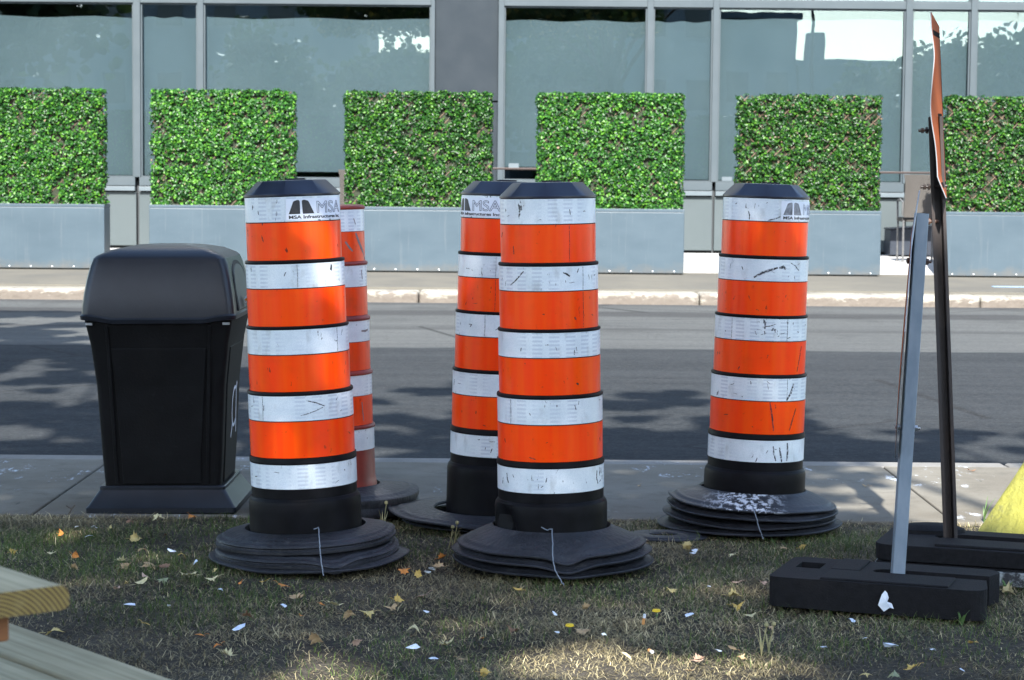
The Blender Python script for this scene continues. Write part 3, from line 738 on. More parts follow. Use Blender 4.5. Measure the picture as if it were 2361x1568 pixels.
ring(PB + Vector((.004, 0, 0)), .180, .304, .040, .022, f'lowest black rubber ring under the {fB}', .020, wave=((280, .25, -.006, .01), (190, .4, .006, 0)))
ring(PB + Vector((.0, 0, 0)), .180, .300, .078, .050, f'middle rubber ring with worn edge under the {fB}', .020, wave=((278, .20, -.020, .01), (190, .5, .004, .01), (350, .5, .008, .01)))
ring(PB + Vector((-.002, 0, 0)), .183, .284, .128, .074, f'topmost sloping rubber ring creased at the front of the {fB}', .014, wave=((278, .16, -.020, .025), (350, .5, .008, .01)))
ring(PC + Vector((-.04, -.01, 0)), .178, .318, .052, .034, 'thin rubber ring curling up, topmost under the half hidden drum', .010, tilt=(1, 1.5), wave=((190, .5, .010, .03), (240, .3, .006, 0)))
ring(PC + Vector((-.03, 0, 0)), .178, .290, .026, .016, 'flattened rubber ring on the grass, lower one under the half hidden drum', .016)
ring(PD + Vector((-.01, 0, 0)), .178, .300, .030, .020, f'lowest rubber ring in the grass under the {fD}', .014, wave=((190, .6, -.004, .04), (350, .4, .004, .03)))
ring(PD + Vector((-.012, 0, 0)), .178, .290, .058, .044, f'second rubber ring from the ground under the {fD}', .014, tilt=(0, .6), wave=((180, .5, .010, .01), (260, .5, -.006, .0)))
ring(PD + Vector((-.004, 0, 0)), .178, .288, .088, .070, f'third rubber ring from the ground under the {fD}', .014, tilt=(0, 1.2), wave=((175, .5, .014, 0), (300, .4, -.004, .02)))
ring(PD + Vector((-.006, 0, 0)), .182, .274, .138, .094, f'topmost rubber ring splashed with white paint under the {fD}', .013, tilt=(0, 2.0), mat='rubber_paint', wave=((180, .35, .012, .03), (340, .4, -.004, .03)))
p = G(1530, 1243, -.008); ring(p, .05, .14, .018, .012, 'flat scrap of black rubber in the grass left of the scuffed drum', .010, sq=.7)
ring(PE + Vector((-.005, .01, 0)), .156, .288, .105, .078, 'single thick rubber ring round the older red lipped drum', .070, wave=((20, .5, .012, 0), (200, .6, -.004, 0)), sq=.95)
# tie wires
def wire(pts, label):
    t = MB(); q = []
    pts = [Vector(p) for p in pts]
    for i in range(len(pts) - 1):
        for k in range(4): q.append(pts[i].lerp(pts[i + 1], k / 4) + Vector((rnd.uniform(-.001, .001), 0, rnd.uniform(-.001, .001))))
    q.append(pts[-1]); t.tube(q, .0017, 6)
    tag(t.build('tie_wire', M['wire'], smooth=True), label, 'wire', 'wires tied round the rubber rings')
a = PA; wire([a + Vector((.038, -.20, .128)), a + Vector((.052, -.205, .134)), a + Vector((.060, -.262, .118)), a + Vector((.064, -.285, .085)), a + Vector((.070, -.305, .045)), a + Vector((.078, -.318, .008))], 'grey wire knotted over the rings of the drum by the trash can')
a = PB; wire([a + Vector((-.035, -.192, .146)), a + Vector((-.018, -.190, .138)), a + Vector((-.004, -.192, .142)), a + Vector((-.003, -.288, .100)), a + Vector((-.002, -.306, .065)), a + Vector((.004, -.318, .040)), a + Vector((.020, -.330, .012)), a + Vector((.03, -.34, .0))], 'grey wire knotted over the rings of the foremost drum')
a = PD; wire([a + Vector((-.03, -.268, .110)), a + Vector((-.022, -.295, .080)), a + Vector((-.012, -.300, .045)), a + Vector((.002, -.308, .008))], 'thin wire hanging over the four rings of the scuffed drum')

# ------------------------------------------------------------------ trash can
def rrect(hw, hd, r_, z, n=6, cy=0.0):
    out = []
    for cx_, cy_, a0 in ((hw - r_, hd - r_, 0), (-hw + r_, hd - r_, 90), (-hw + r_, -hd + r_, 180), (hw - r_, -hd + r_, 270)):
        for k in range(n + 1):
            a = R(a0 + 90 * k / n); out.append(Vector((cx_ + r_ * math.cos(a), cy + cy_ + r_ * math.sin(a), z)))
    return out
def trash_can():
    f = G(366, 1186); L = Vector((f.x + .005, f.y + .272, 0))
    t = thing('trash_can', 'black plastic trash can with domed slate lid and white scrawl on its side', 'trash can', L, (0, R(-.7), 0))
    q = MB()
    q.loft([rrect(.205, .21, .022, .085), rrect(.213, .218, .022, .2), rrect(.226, .231, .022, .45), rrect(.243, .246, .02, .60), rrect(.254, .255, .02, .655), rrect(.262, .262, .02, .695)])
    body = q.build('bin_body', M['can'], t, smooth=30)
    for s_ in (-1, 1):                      # corner mouldings on front and side
        q = MB()
        q.loft([[Vector((s_ * .160 * 1.0 + dx, -.2105 - .0 + dy, .10)) for dx, dy in ((-.006, 0), (.006, 0), (.006, -.006), (-.006, -.006))],
                [Vector((s_ * .178 + dx, -.2425 + dy, .60)) for dx, dy in ((-.006, 0), (.006, 0), (.006, -.007), (-.006, -.007))],
                [Vector((s_ * .182 + dx, -.2560 + dy, .665)) for dx, dy in ((-.006, 0), (.006, 0), (.006, -.007), (-.006, -.007))]])
        q.build('corner_moulding', M['can'], body, bevel=.002)
    q = MB()
    def pan(z, hw, y): return [Vector((-hw, y, z)), Vector((hw, y, z)), Vector((hw, y + .012, z)), Vector((-hw, y + .012, z))]
    q.loft([pan(.098, .138, -.2165), pan(.2, .142, -.2235), pan(.45, .158, -.2365), pan(.585, .168, -.2500)])
    q.build('front_panel', M['can'], body, bevel=.004)
    for s_ in (-1, 1):                      # side panels
        q = MB()
        def pan2(z, hd, x_): return [Vector((s_ * x_, -hd, z)), Vector((s_ * x_, hd, z)), Vector((s_ * (x_ - .012), hd, z)), Vector((s_ * (x_ - .012), -hd, z))]
        q.loft([pan2(.098, .15, .2115), pan2(.2, .155, .2175), pan2(.45, .17, .2305), pan2(.585, .18, .2450)])
        q.build('side_panel', M['can'], body, bevel=.004)
    q = MB()                                # flared skirt
    q.loft([rrect(.262, .262, .012, 0), rrect(.265, .265, .012, .004), rrect(.265, .265, .012, .021), rrect(.259, .259, .012, .026), rrect(.2235, .2285, .02, .080), rrect(.2235, .2285, .02, .090), rrect(.2200, .2250, .02, .094)])
    q.build('base_skirt', M['lid'], t, smooth=25)
    q = MB()                                # domed lid, rim dropping towards the middle of the front
    lev = [(.262, .262, .684), (.273, .273, .686), (.275, .275, .700), (.270, .270, .706), (.268, .268, .735), (.262, .261, .78), (.253, .251, .83), (.242, .240, .875), (.233, .232, .899), (.222, .223, .909), (.18, .19, .928), (.12, .13, .940), (.05, .06, .945)]
    rings = []
    for i, (hw, hd, z) in enumerate(lev):
        rg = rrect(hw, hd, .03 if hw > .1 else .015, z)
        if i < 5:
            for v_ in rg:
                k = max(0, min(1, (.215 - abs(v_.x)) / .06)) if v_.y < 0 else 0
                v_.z -= .014 * k * (1 if i < 4 else .6)
        rings.append(rg)
    # more vertices along the long sides for the dropped rim
    def dens(rg):
        o_ = []
        for i in range(len(rg)):
            a_, b_ = rg[i], rg[(i + 1) % len(rg)]
            o_.append(a_)
            if (a_ - b_).length > .05:
                for k in range(1, 8): o_.append(a_.lerp(b_, k / 8))
        return o_
    ref = [i for i in range(len(rings[4])) if (rings[4][i] - rings[4][(i + 1) % len(rings[4])]).length > .05]
    out = []
    for li, rg in enumerate(rings):
        o_ = []
        for i in range(len(rg)):
            o_.append(rg[i])
            if i in ref:
                for k in range(1, 12):
                    v_ = rg[i].lerp(rg[(i + 1) % len(rg)], k / 12)
                    o_.append(v_)
        if li < 5:
            for v_ in o_:
                if v_.y < -.2:
                    base_z = lev[li][2]; k = max(0, min(1, (.225 - abs(v_.x)) / .05)); v_.z = base_z - .013 * k * (1 if li < 4 else .5)
        out.append(o_)
    q.loft(out)
    lid = q.build('lid', M['lid'], t, smooth=24)
    # arched openings on the two sides: raised black slab painting the recess shade, then flap
    for s_ in (1, -1):
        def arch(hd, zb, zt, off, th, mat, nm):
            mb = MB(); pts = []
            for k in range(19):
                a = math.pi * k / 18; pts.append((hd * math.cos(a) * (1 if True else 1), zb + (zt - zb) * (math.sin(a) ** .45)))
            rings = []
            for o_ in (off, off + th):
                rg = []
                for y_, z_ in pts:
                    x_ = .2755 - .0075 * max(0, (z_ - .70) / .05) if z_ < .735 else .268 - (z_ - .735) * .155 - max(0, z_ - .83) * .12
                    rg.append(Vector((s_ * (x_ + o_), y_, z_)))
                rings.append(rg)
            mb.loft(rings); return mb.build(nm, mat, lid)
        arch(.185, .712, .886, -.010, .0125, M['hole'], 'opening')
        arch(.168, .716, .872, .0015, .003, M['flap'], 'flap')
    # hinge lugs under the lid
    for x_ in (-.24, .24):
        mb = MB(); mb.box((x_, -.262, .672), (.012, .006, .004)); mb.build('lug', M['boltz'], lid)
    # spray-painted scrawl on the right side
    g = MB()
    def xs_at(z): return np.interp(z, [.098, .2, .45, .585], [.2115, .2175, .2305, .2450]) + .0008
    def sc_(pts, wd):
        rings = []
        for i, (y_, z_) in enumerate(pts):
            q0 = pts[max(i - 1, 0)]; q1 = pts[min(i + 1, len(pts) - 1)]
            tn = Vector((q1[0] - q0[0], q1[1] - q0[1])).normalized(); nn = Vector((-tn.y, tn.x)) * wd
            rings.append([Vector((xs_at(z_ + s1 * nn.y) + o_, y_ + s1 * nn.x, z_ + s1 * nn.y)) for s1, o_ in ((1, 0), (1, .0008), (-1, .0008), (-1, 0))])
        g.loft(rings)
    loop = [(.035 + .062 * math.cos(a), .352 + .070 * math.sin(a)) for a in np.linspace(R(60), R(310), 16)]
    sc_([(.09, .435)] + loop, .006); sc_([(.068, .42), (.08, .355), (.09, .30), (.10, .25)], .006); sc_([(.0, .295), (-.02, .268), (-.035, .245)], .006)
    g.build('graffiti_scrawl', M['sticker'], body)
    return L
CANP = trash_can()
# crumpled wrapper stuck in the can's opening
def crumple(loc, size, mats, label, cat, name, seed, flat=.5, group=None, rot=None):
    q = random.Random(seed); bm = bmesh.new(); bmesh.ops.create_icosphere(bm, subdivisions=2, radius=size)
    for v_ in bm.verts:
        v_.co *= q.uniform(.55, 1.25); v_.co.z *= flat
    me = bpy.data.meshes.new(name); bm.to_mesh(me); bm.free()
    for mm in mats: me.materials.append(mm)
    for i, pl in enumerate(me.polygons): pl.material_index = (0 if q.random() < .75 else len(mats) - 1)
    o = bpy.data.objects.new(name, me); COL.objects.link(o); o.location = loc
    o.rotation_euler = rot or (q.uniform(-.4, .4), q.uniform(-.4, .4), q.uniform(0, 6))
    return tag(o, label, cat, group)
M['redprint'] = pmat('red_yellow_print', (.6, .04, .03), (.75, .5, .03), .5, 90)
crumple(CANP + Vector((.288, -.045, .745)), .024, [M['paper'], M['redprint']], 'crumpled white wrapper with red print stuck in the trash can opening', 'wrapper', 'wrapper', 4, 1.0)
# twig at the pavement edge left of the can
tw = MB(); p = G(165, 1187); tw.tube([p + Vector((-.01, 0, .0)), p + Vector((0, 0, .02)), p + Vector((.012, 0, .035))], .003, 5); tw.tube([p + Vector((0, 0, .02)), p + Vector((-.02, 0, .032))], .002, 5)
tag(tw.build('twig', M['bark']), 'short black twig at the pavement edge left of the trash can', 'twig')

# ------------------------------------------------------------------ signs and their bases
def sign_base(name, c, yaw, ln, wd, z0, h, label, hole, slot, plates, mat='base'):
    """heavy rubber foot with a slot for the post; slot = (x0, x1, half width, open at right end)"""
    t = thing(name, label, 'sign base', (c[0], c[1], z0), (0, 0, R(yaw)), 'heavy rubber sign bases')
    hx, hy = ln / 2, wd / 2; x0, x1, sw, opn, sy = slot
    n = 6; r_ = .05
    def arc(cx_, cy_, rr, a0, a1): return [(cx_ + rr * math.cos(R(a0 + (a1 - a0) * k / n)), cy_ + rr * math.sin(R(a0 + (a1 - a0) * k / n))) for k in range(n + 1)]
    out = []
    if opn:
        out += [(hx - .02, sy - sw)] + [(x0 + .05, sy - sw)] + arc(x0 + .05, sy, sw, 270, 90)[1:-1] + [(x0 + .05, sy + sw), (hx - .02, sy + sw)]
        out += arc(hx - r_, hy - r_, r_, 0, 90) + arc(-hx + r_ * .6, hy - r_ * .6, r_ * .6, 90, 180) + arc(-hx + r_ * .6, -hy + r_ * .6, r_ * .6, 180, 270) + arc(hx - r_, -hy + r_, r_, 270, 360)
        holes = []
    else:
        out = arc(hx - r_, hy - r_, r_, 0, 90) + arc(-hx + r_, hy - r_, r_, 90, 180) + arc(-hx + r_, -hy + r_, r_, 180, 270) + arc(hx - r_, -hy + r_, r_, 270, 360)
        holes = [arc(x1 - sw, sy, sw, -90, 90) + arc(x0 + sw, sy, sw, 90, 270)]
    if hole: hx0, hy0, a_, b_ = hole; holes.append([(hx0 - a_, hy0 - b_), (hx0 + a_, hy0 - b_), (hx0 + a_, hy0 + b_), (hx0 - a_, hy0 + b_)])
    q = MB(); q.prism(out, .004, h, holes); blk = q.build('block', M[mat], t, bevel=.010)
    q = MB(); q.span(-hx + .05, hx - .10, -hy + .05, hy - .05, .002, .018); q.build('slot_floor', M['hole'], blk)
    for (px0, px1, py0, py1, hh) in plates:
        q = MB(); q.span(px0, px1, py0, py1, h - .002, h + hh); q.build('raised_pad', M[mat], t, bevel=.004)
    return t
sign_base('sign_base', (1.062, 6.06), -20, .60, .35, 0, .088, 'nearer black rubber sign base holding the galvanised post', (-.225, .045, .035, .045), (-.06, .30, .032, True, .030), [(-.155, .20, -.165, -.022, .006), (-.155, -.075, -.018, .165, .006)])
lo = thing('sign_base', 'grey speckled lower sign base under the black post', 'sign base', (1.53, 6.5, 0), (0, 0, R(-20)), 'heavy rubber sign bases')
q = MB(); q.prism([(-.40, -.19), (.40, -.19), (.42, .17), (.36, .19), (-.36, .19), (-.42, .1)], .002, .045); q.build('block', M['speckle'], lo, bevel=.01)
q = MB(); q.prism([(-.39, -.18), (.39, -.18), (.40, .16), (.35, .18), (-.35, .18), (-.40, .1)], .046, .052); q.build('seam', M['base'], lo)
sign_base('sign_base', (1.53, 6.5), -20, .80, .36, .052, .052, 'black rubber sign base with an oval slot holding the black post', None, (-.25, .12, .045, False, .045), [(-.22, .30, -.16, -.03, .008)])
hp = MB(); hp.lathe([(.11, .10), (.105, .115), (.07, .128), (.01, .132)], 40, lambda p, a, r_, z: Vector((p.x, p.y * .55, p.z)), cap1=True)
hp.v = [tuple(Vector(v_) + Vector((1.31, 6.70, 0))) for v_ in hp.v]
tag(hp.build('rubber_lump', M['base'], smooth=True), 'rounded black rubber lump on the rear edge of the black post base', 'rubber lump')

# galvanised square post with a sign panel seen edge-on
pb = AT(2067, 1350, 6.075)
def galv_sign():
    lean = 2.5
    t = thing('road_sign', 'galvanised post leaning right with its sign panel seen edge-on', 'road sign', (pb.x, pb.y, .02), (0, R(lean), R(0)), 'temporary road signs')
    q = MB(); hw = .0180
    outer = [(-hw, -hw), (hw, -hw), (hw, hw), (-hw, hw)]; inner = [(-.0152, -.0152), (.0152, -.0152), (.0152, .0152), (-.0152, .0152)]
    q.prism(outer, 0.0, 1.085, [inner]); post = q.build('post', M['galv'], t, bevel=.004)
    q = MB()
    for z in np.arange(.35, 1.05, .0762):
        q.lathe([(.0045, 0), (.0045, .002)], 10, lambda p, a, r_, zz_: Vector((p.x, -hw - .0004 - zz_ * .2, p.y + z)), cap1=True)
    # panel: 0.56 m lozenge whose face looks left; its plane runs away from the lens
    hd, hz, cz = .31, .378, .770
    q = MB(); n = 40; rings = []
    yaw = math.atan2(1.085, 6.075)
    for off in (-.0014, .0014):
        rg = []
        for k in range(n):
            a = 2 * math.pi * k / n; s1, c1 = math.sin(a), math.cos(a)
            rr = 1 / (abs(s1) ** 1.25 + abs(c1) ** 1.25) ** (1 / 1.25)
            y_, z_ = hd * rr * c1, hz * rr * s1
            bend = .003 * math.sin(z_ * 7) + .014 * max(0, z_ - .25) / .12
            rg.append(Vector((off + bend + y_ * math.sin(yaw) - .0265, y_ * math.cos(yaw), cz + z_)))
        rings.append(rg)
    q.loft(rings); pan = q.build('sign_panel', M['alu'], t)
    q = MB(); rings = []
    for off in (-.0020, -.0015):
        rings.append([Vector((v_[0] * 0 + off + (.003 * math.sin((rings_v.z - cz) * 7) + .014 * max(0, rings_v.z - cz - .25) / .12) + (rings_v.y / math.cos(yaw)) * .96 * math.sin(yaw) - .0265, rings_v.y * .96, cz + (rings_v.z - cz) * .96)) for v_, rings_v in [((0,), rv) for rv in [Vector(p_) for p_ in [r__ for r__ in _ring(n, hd, hz, cz, yaw)]]]])
    q.loft(rings); q.build('sign_face', M['signface'], pan)
    for z in (.48, .95):
        q = MB(); q.tube([(-.034, 0, z), (.036, 0, z)], .004, 8); q.tube([(.0205, 0, z), (.028, 0, z)], .009, 6); q.tube([(-.032, 0, z), (-.0205, 0, z)], .009, 6)
        q.build('bolt', M['boltz'] if z < .6 else M['bolt'], t)
def _ring(n, hd, hz, cz, yaw):
    out = []
    for k in range(n):
        a = 2 * math.pi * k / n; s1, c1 = math.sin(a), math.cos(a)
        rr = 1 / (abs(s1) ** 1.25 + abs(c1) ** 1.25) ** (1 / 1.25)
        out.append((0, hd * rr * c1 * math.cos(yaw), cz + hz * rr * s1))
    return out
galv_sign()

# black U-channel post with a bent orange sign
pk = AT(2190, 1262, 6.57)
def orange_sign():
    lean = -3.4
    t = thing('road_sign', 'black channel post carrying a bent orange sign seen almost edge-on', 'road sign', (pk.x, pk.y, .09), (0, R(lean), 0), 'temporary road signs')
    sec = [(-.0215, -.015), (-.012, -.015), (-.010, .010), (.010, .010), (.012, -.015), (.0215, -.015), (.0215, -.010), (.0165, -.010), (.0145, .016), (-.0145, .016), (-.0165, -.010), (-.0215, -.010)]
    q = MB(); q.prism(sec, 0, 1.30); q.build('post', M['blackpost'], t)
    # panel in local space: near edge left, far edge right
    zb_, zt_ = 1.055, 1.578; hw = .130
    yaw = R(16.0)                            # turn of the panel off the line of sight
    def ppt(u, v_, off):                     # u along the panel 0 near..1 far, v up
        s_ = (u - .45) * 2 * hw
        z = zb_ + (zt_ - zb_) * v_
        cz_ = .045 * max(0, .12 - v_) / .12 * (1 if u < .5 else .4)
        curl = -.012 * math.exp(-((v_ - .50) / .16) ** 2) * (1 - u) ** 2 + .006 * math.exp(-((v_ - .82) / .1) ** 2) * (1 - u) + cz_ * (1 - u) * .5
        base_ = Vector((.012 - .004 * v_, 0, 0))
        d = Vector((math.sin(yaw), math.cos(yaw), 0)); nrm = Vector((math.cos(yaw), -math.sin(yaw), 0))
        return base_ + d * s_ + nrm * (curl + off) + Vector((0, 0, z + (.028 * (1 - u) if v_ > .98 else 0)))
    def sheet(u0, u1, v0, v1, o0, o1, nu=6, nv=24):
        mb = MB()
        g = [[[ppt(u0 + (u1 - u0) * i / nu, v0 + (v1 - v0) * j / nv, o_) for i in range(nu + 1)] for j in range(nv + 1)] for o_ in (o0, o1)]
        idx = lambda s_, j, i: s_ * (nu + 1) * (nv + 1) + j * (nu + 1) + i
        vs = [p_ for s_ in g for rw in s_ for p_ in rw]; fs = []
        for j in range(nv):
            for i in range(nu):
                fs.append((idx(0, j, i), idx(0, j, i + 1), idx(0, j + 1, i + 1), idx(0, j + 1, i)))
                fs.append((idx(1, j, i), idx(1, j + 1, i), idx(1, j + 1, i + 1), idx(1, j, i + 1)))
        for j in range(nv):
            for i in (0, nu): fs.append((idx(0, j, i), idx(0, j + 1, i), idx(1, j + 1, i), idx(1, j, i)))
        for i in range(nu):
            for j in (0, nv): fs.append((idx(0, j, i), idx(1, j, i), idx(1, j, i + 1), idx(0, j, i + 1)))
        mb.add(vs, fs); return mb
    pan = sheet(0, 1, 0, 1, 0, .003, 8, 40).build('sign_panel', M['alu'], t, smooth=40)
    sheet(.004, .996, .004, .996, .0031, .0040, 8, 40).build('sign_face', M['signface'], pan, smooth=40)
    mk = MB()
    for u0, u1, v0, v1 in ((.03, .97, .925, .955), (.03, .97, .06, .09), (.93, .97, .10, .92), (.45, .8, .47, .485), (.45, .53, .42, .47), (.45, .53, .33, .38), (.55, .8, .30, .32), (.5, .56, .22, .30), (.62, .8, .36, .375), (.5, .8, .205, .22)):
        g = sheet(u0, u1, v0, v1, .0041, .0046, 3, 8); mk.add(g.v, g.f)
    mk.build('black_markings', M['ink_matt'], pan)
    for z in (1.26, 1.09):
        q = MB(); q.tube([(-.05, 0, z), (.03, 0, z)], .0042, 8); q.tube([(-.042, 0, z), (-.034, 0, z)], .008, 6); q.tube([(-.028, 0, z), (-.022, 0, z)], .010, 6); q.build('bolt', M['blackpost'], t)
    q = MB(); q.tube([(-.045, 0, .985), (.0, 0, .985)], .0055, 8); q.tube([(-.036, 0, .985), (-.025, 0, .985)], .010, 8); q.build('bolt', M['bolt'], t)
orange_sign()

# yellow concrete block at the right edge
py = G(2250, 1237)
t = MB(); n = 10
q = MB()
cx_, cy_ = py.x + .590, py.y + .164
rings = []
for k in range(13):
    u = k / 12; hw = .60 - .47 * u; hd = .22 - .10 * u
    rg = rrect(hw, hd, .04, (.60 * u) - .005, 5)
    rings.append([Vector((v_.x * (1 + .02 * mnoise.noise(v_ * 7)), v_.y * (1 + .02 * mnoise.noise(v_ * 6)), v_.z + .006 * mnoise.noise(v_ * 9))) for v_ in rg])
q.loft(rings); o = q.build('concrete_block', M['yellow'], loc=(cx_, cy_, 0), smooth=50)
o.rotation_euler.z = R(35)
tag(o, 'yellow painted concrete block with sloping pitted sides, cut off by the right edge', 'concrete block')

# ------------------------------------------------------------------ picnic table
def picnic():
    A = R(-50)                               # direction of the planks
    d = Vector((math.cos(A), math.sin(A), 0)); nrm = Vector((-d.y, d.x, 0))
    if nrm.y < 0: nrm = -nrm
    corner = G(160, 1347, .752)              # far right corner of the table top end
    t = thing('picnic_table', 'weathered timber picnic table corner at the lower left with olive end grain', 'picnic table', (corner.x, corner.y, 0), (0, 0, A))
    # local: +x along planks towards the end, +y away from the table (towards the far seat)
    def plank(nm, x0, x1, y0, y1, z1, th, mats, r_=.008, parent=t):
        q = MB(); n = 4
        def sec(x_):
            pts = []
            for cy__, cz__, a0 in ((y1 - r_, z1 - r_, 0), (y0 + r_, z1 - r_, 90), (y0 + r_, z1 - th + r_ * .5, 180), (y1 - r_, z1 - th + r_ * .5, 270)):
                for k in range(n + 1):
                    a = R(a0 + 90 * k / n); rr = r_ if a0 < 180 else r_ * .5
                    pts.append(Vector((x_, cy__ + (r_ if a0 in (0, 270) else r_) * math.cos(a), cz__ + rr * math.sin(a))))
            return pts
        q.loft([sec(x0), sec(x1)], False, False, 0)
        for x_, rev in ((x0, True), (x1, False)):
            pts = sec(x_); q.add(pts, [tuple(range(len(pts)))], 1)
        return q.build(nm, mats, parent, smooth=50)
    for k in range(5): plank('tabletop_plank', -1.8, .0 - .004 * (k % 2), -.142 - k * .147, -.0 - k * .147, .752, .027, [M['plank'], M['endgrain']], .0115)
    for k in range(2): plank('seat_plank', -1.8, .0, .268 + k * .128, .392 + k * .128, .455, .032, [M['plank'], M['endgrain']])
    for k in range(2): plank('seat_plank', -1.8, .0, -.735 - .392 - k * .128, -.735 - .268 - k * .128, .455, .032, [M['plank'], M['endgrain']])
    for x_ in (-.030, -1.62):
        q = MB(); q.span(x_ - .045, x_, -.68, -.055, .692, .7245); q.build('cleat', M['cleat'], t, bevel=.003)
        q = MB(); q.span(x_ - .045 - .1, x_ - .1, -1.24, .50, .33, .422); q.build('seat_bearer', M['legwood'], t, bevel=.003)
        for y0, y1 in ((-.15, .33), (-.59, -1.07)):
            q = MB(); dy = .045
            q.loft([[Vector((x_ - .19 + dx, y1 + dy_, 0)) for dx, dy_ in ((0, -dy), (.04, -dy), (.04, dy), (0, dy))], [Vector((x_ - .19 + dx, y0 + dy_, .695)) for dx, dy_ in ((0, -dy), (.04, -dy), (.04, dy), (0, dy))]])
            q.build('leg', M['legwood'], t, bevel=.003)
picnic()

# ------------------------------------------------------------------ planters and hedges
HX = [70, 512, 963, 1407, 1864, 2347]; HWID = [340, 336, 343, 342, 336, 340]; YP = 27.3
hedge_words = ['cut off by the left edge', 'behind the black trash can', 'left of the wide charcoal column', 'right of the charcoal column, above the foremost drum', 'behind the scuffed right drum', 'behind the orange sign, cut off by the right edge']
rs2 = np.random.RandomState(77)
for i, (hx, hw_) in enumerate(zip(HX, HWID)):
    # box
    c = AT(hx, 480 + .0087 * (hx - CX), YP); W = hw_ / F * YP; hw2 = W / 2; dp = .40; hp_ = .82
    t = thing('planter_box', 'grey planter box ' + hedge_words[i], 'planter', (c.x, YP + dp / 2, .004), group='grey planter boxes in a row')
    q = MB(); q.span(-hw2, hw2, -dp / 2, dp / 2, .012, hp_ - .04); box = q.build('box', M['planter'], t, bevel=.008)
    q = MB()
    for x0, x1, y0, y1 in ((-hw2 - .002, hw2 + .002, -dp / 2 - .002, -dp / 2 + .03), (-hw2 - .002, hw2 + .002, dp / 2 - .03, dp / 2 + .002), (-hw2 - .002, -hw2 + .03, -dp / 2 + .031, dp / 2 - .031), (hw2 - .03, hw2 + .002, -dp / 2 + .031, dp / 2 - .031)): q.span(x0, x1, y0, y1, hp_ - .039, hp_)
    q.build('rim', M['planter'], t, bevel=.004)
    for k in range(7):
        q = MB(); xk = -hw2 + .12 + (W - .24) * k / 6
        q.lathe([(.010, 0), (.008, .006), (.002, .008)], 10, lambda p, a, r_, z: Vector((xk + p.x, -dp / 2 - z, .035 + p.y)), cap1=True); q.build('rivet', M['rivet'], box)
    q = MB(); q.span(-hw2 + .03, hw2 - .03, -dp / 2 + .03, dp / 2 - .03, .0, .011); q.build('foot', M['joint'], t)
    # hedge panel standing in the box
    hh = 1.455; hz0 = .80; th = .115; hw2 -= .022; W = hw2 * 2
    t = thing('hedge_panel', 'clipped leafy green hedge panel ' + hedge_words[i], 'hedge', (c.x, YP + .17, hz0), group='square hedge panels in the planter boxes')
    q = MB(); q.span(-hw2 + .03, hw2 - .03, -th + .05, th - .05, 0, hh - .05); q.build('backing', M['hedgeback'], t)  # dark mat whose colour puts shade into the gaps between leaves
    la = MB()                                # crossed willow laths, showing at the ends and through thin leaf
    yl = -th + (.055 if i < 4 else .040)
    for sgn in (-1, 1):
        k = -hh
        while k < W:
            x0_, z0_ = -hw2 + k, 0.0
            pts = []
            for s_ in (0, 1):
                z_ = s_ * hh; x_ = -hw2 + k + (z_ if sgn > 0 else hh - z_)
                pts.append((x_, z_))
            (xa, za), (xb, zb2) = pts
            def clip(xa, za, xb, zb2):
                lo_, hi_ = -hw2 + .01, hw2 + .012
                t0, t1 = 0.0, 1.0
                dx = xb - xa
                ta, tb = (lo_ - xa) / dx, (hi_ - xa) / dx
                if ta > tb: ta, tb = tb, ta
                return max(t0, ta), min(t1, tb)
            t0, t1 = clip(xa, za, xb, zb2)
            if t1 - t0 > .05:
                p0 = Vector((xa + (xb - xa) * t0, yl - .008 * (sgn > 0), za + (zb2 - za) * t0)); p1 = Vector((xa + (xb - xa) * t1, yl - .008 * (sgn > 0), za + (zb2 - za) * t1))
                la.tube([p0, p1], .0065, 4)
            k += .135
    la.build('lath_trellis', M['lath'], t)
    n = 28000
    cov = (0, 0, 0, 0, 1, 1.6)[i]
    area = np.array([W * hh * 1.0, W * 2 * th * 1.0, hh * 2 * th * 2, W * hh * .5]); pick = rs2.choice(4, n, p=area / area.sum())
    X = rs2.uniform(-hw2, hw2, n); Z = rs2.uniform(0, hh, n); Y = rs2.uniform(-th, th, n); N = np.zeros((n, 3))
    f = pick == 0; Y[f] = -th + rs2.uniform(-.022, .035, f.sum()); N[f] = (0, -1, .35)
    f = pick == 1; Z[f] = hh + rs2.uniform(-.035, .018, f.sum()) ; N[f] = (0, -.3, 1)
    f = pick == 2; sg = np.sign(X[f]); X[f] = sg * (hw2 + rs2.uniform(-.035, .018, f.sum())); N[f] = np.stack([sg, -.4 + 0 * sg, .3 + 0 * sg], 1)
    f = pick == 3; Y[f] = th + rs2.uniform(-.03, .02, f.sum()); N[f] = (0, 1, .3)
    thin = np.array([mnoise.noise((x_ * 4.5 + i * 9, z_ * 4.5, i)) * .7 + .75 * mnoise.noise((x_ * 12, z_ * 12, i + 5.)) for x_, z_ in zip(X, Z)])
    prob = np.clip(.86 + thin * (1.8 + .2 * cov) - .10 * cov, .10, 1)
    edge = np.clip((hw2 - np.abs(X)) / .06, 0, 1); prob *= .55 + .45 * edge
    Y = np.where(pick == 0, Y - .035 * np.clip(thin, -1, 1), Y)
    ridge = np.array([mnoise.noise((x_ * 8 + i * 3, 0, 2.)) for x_ in X]); Z = np.where(pick == 1, Z + .030 * np.clip(ridge, -.6, 1), Z)
    rag = np.array([mnoise.noise((z_ * 7, sg_, i * 5.)) for z_, sg_ in zip(Z, np.sign(X))]); X = np.where(pick == 2, X + np.sign(X) * .035 * np.clip(rag, -.7, 1), X)
    keep = rs2.uniform(0, 1, n) < prob
    P = np.stack([X, Y, Z], 1)[keep]; N = N[keep] + rs2.normal(0, .48, (keep.sum(), 3)); m_ = keep.sum()
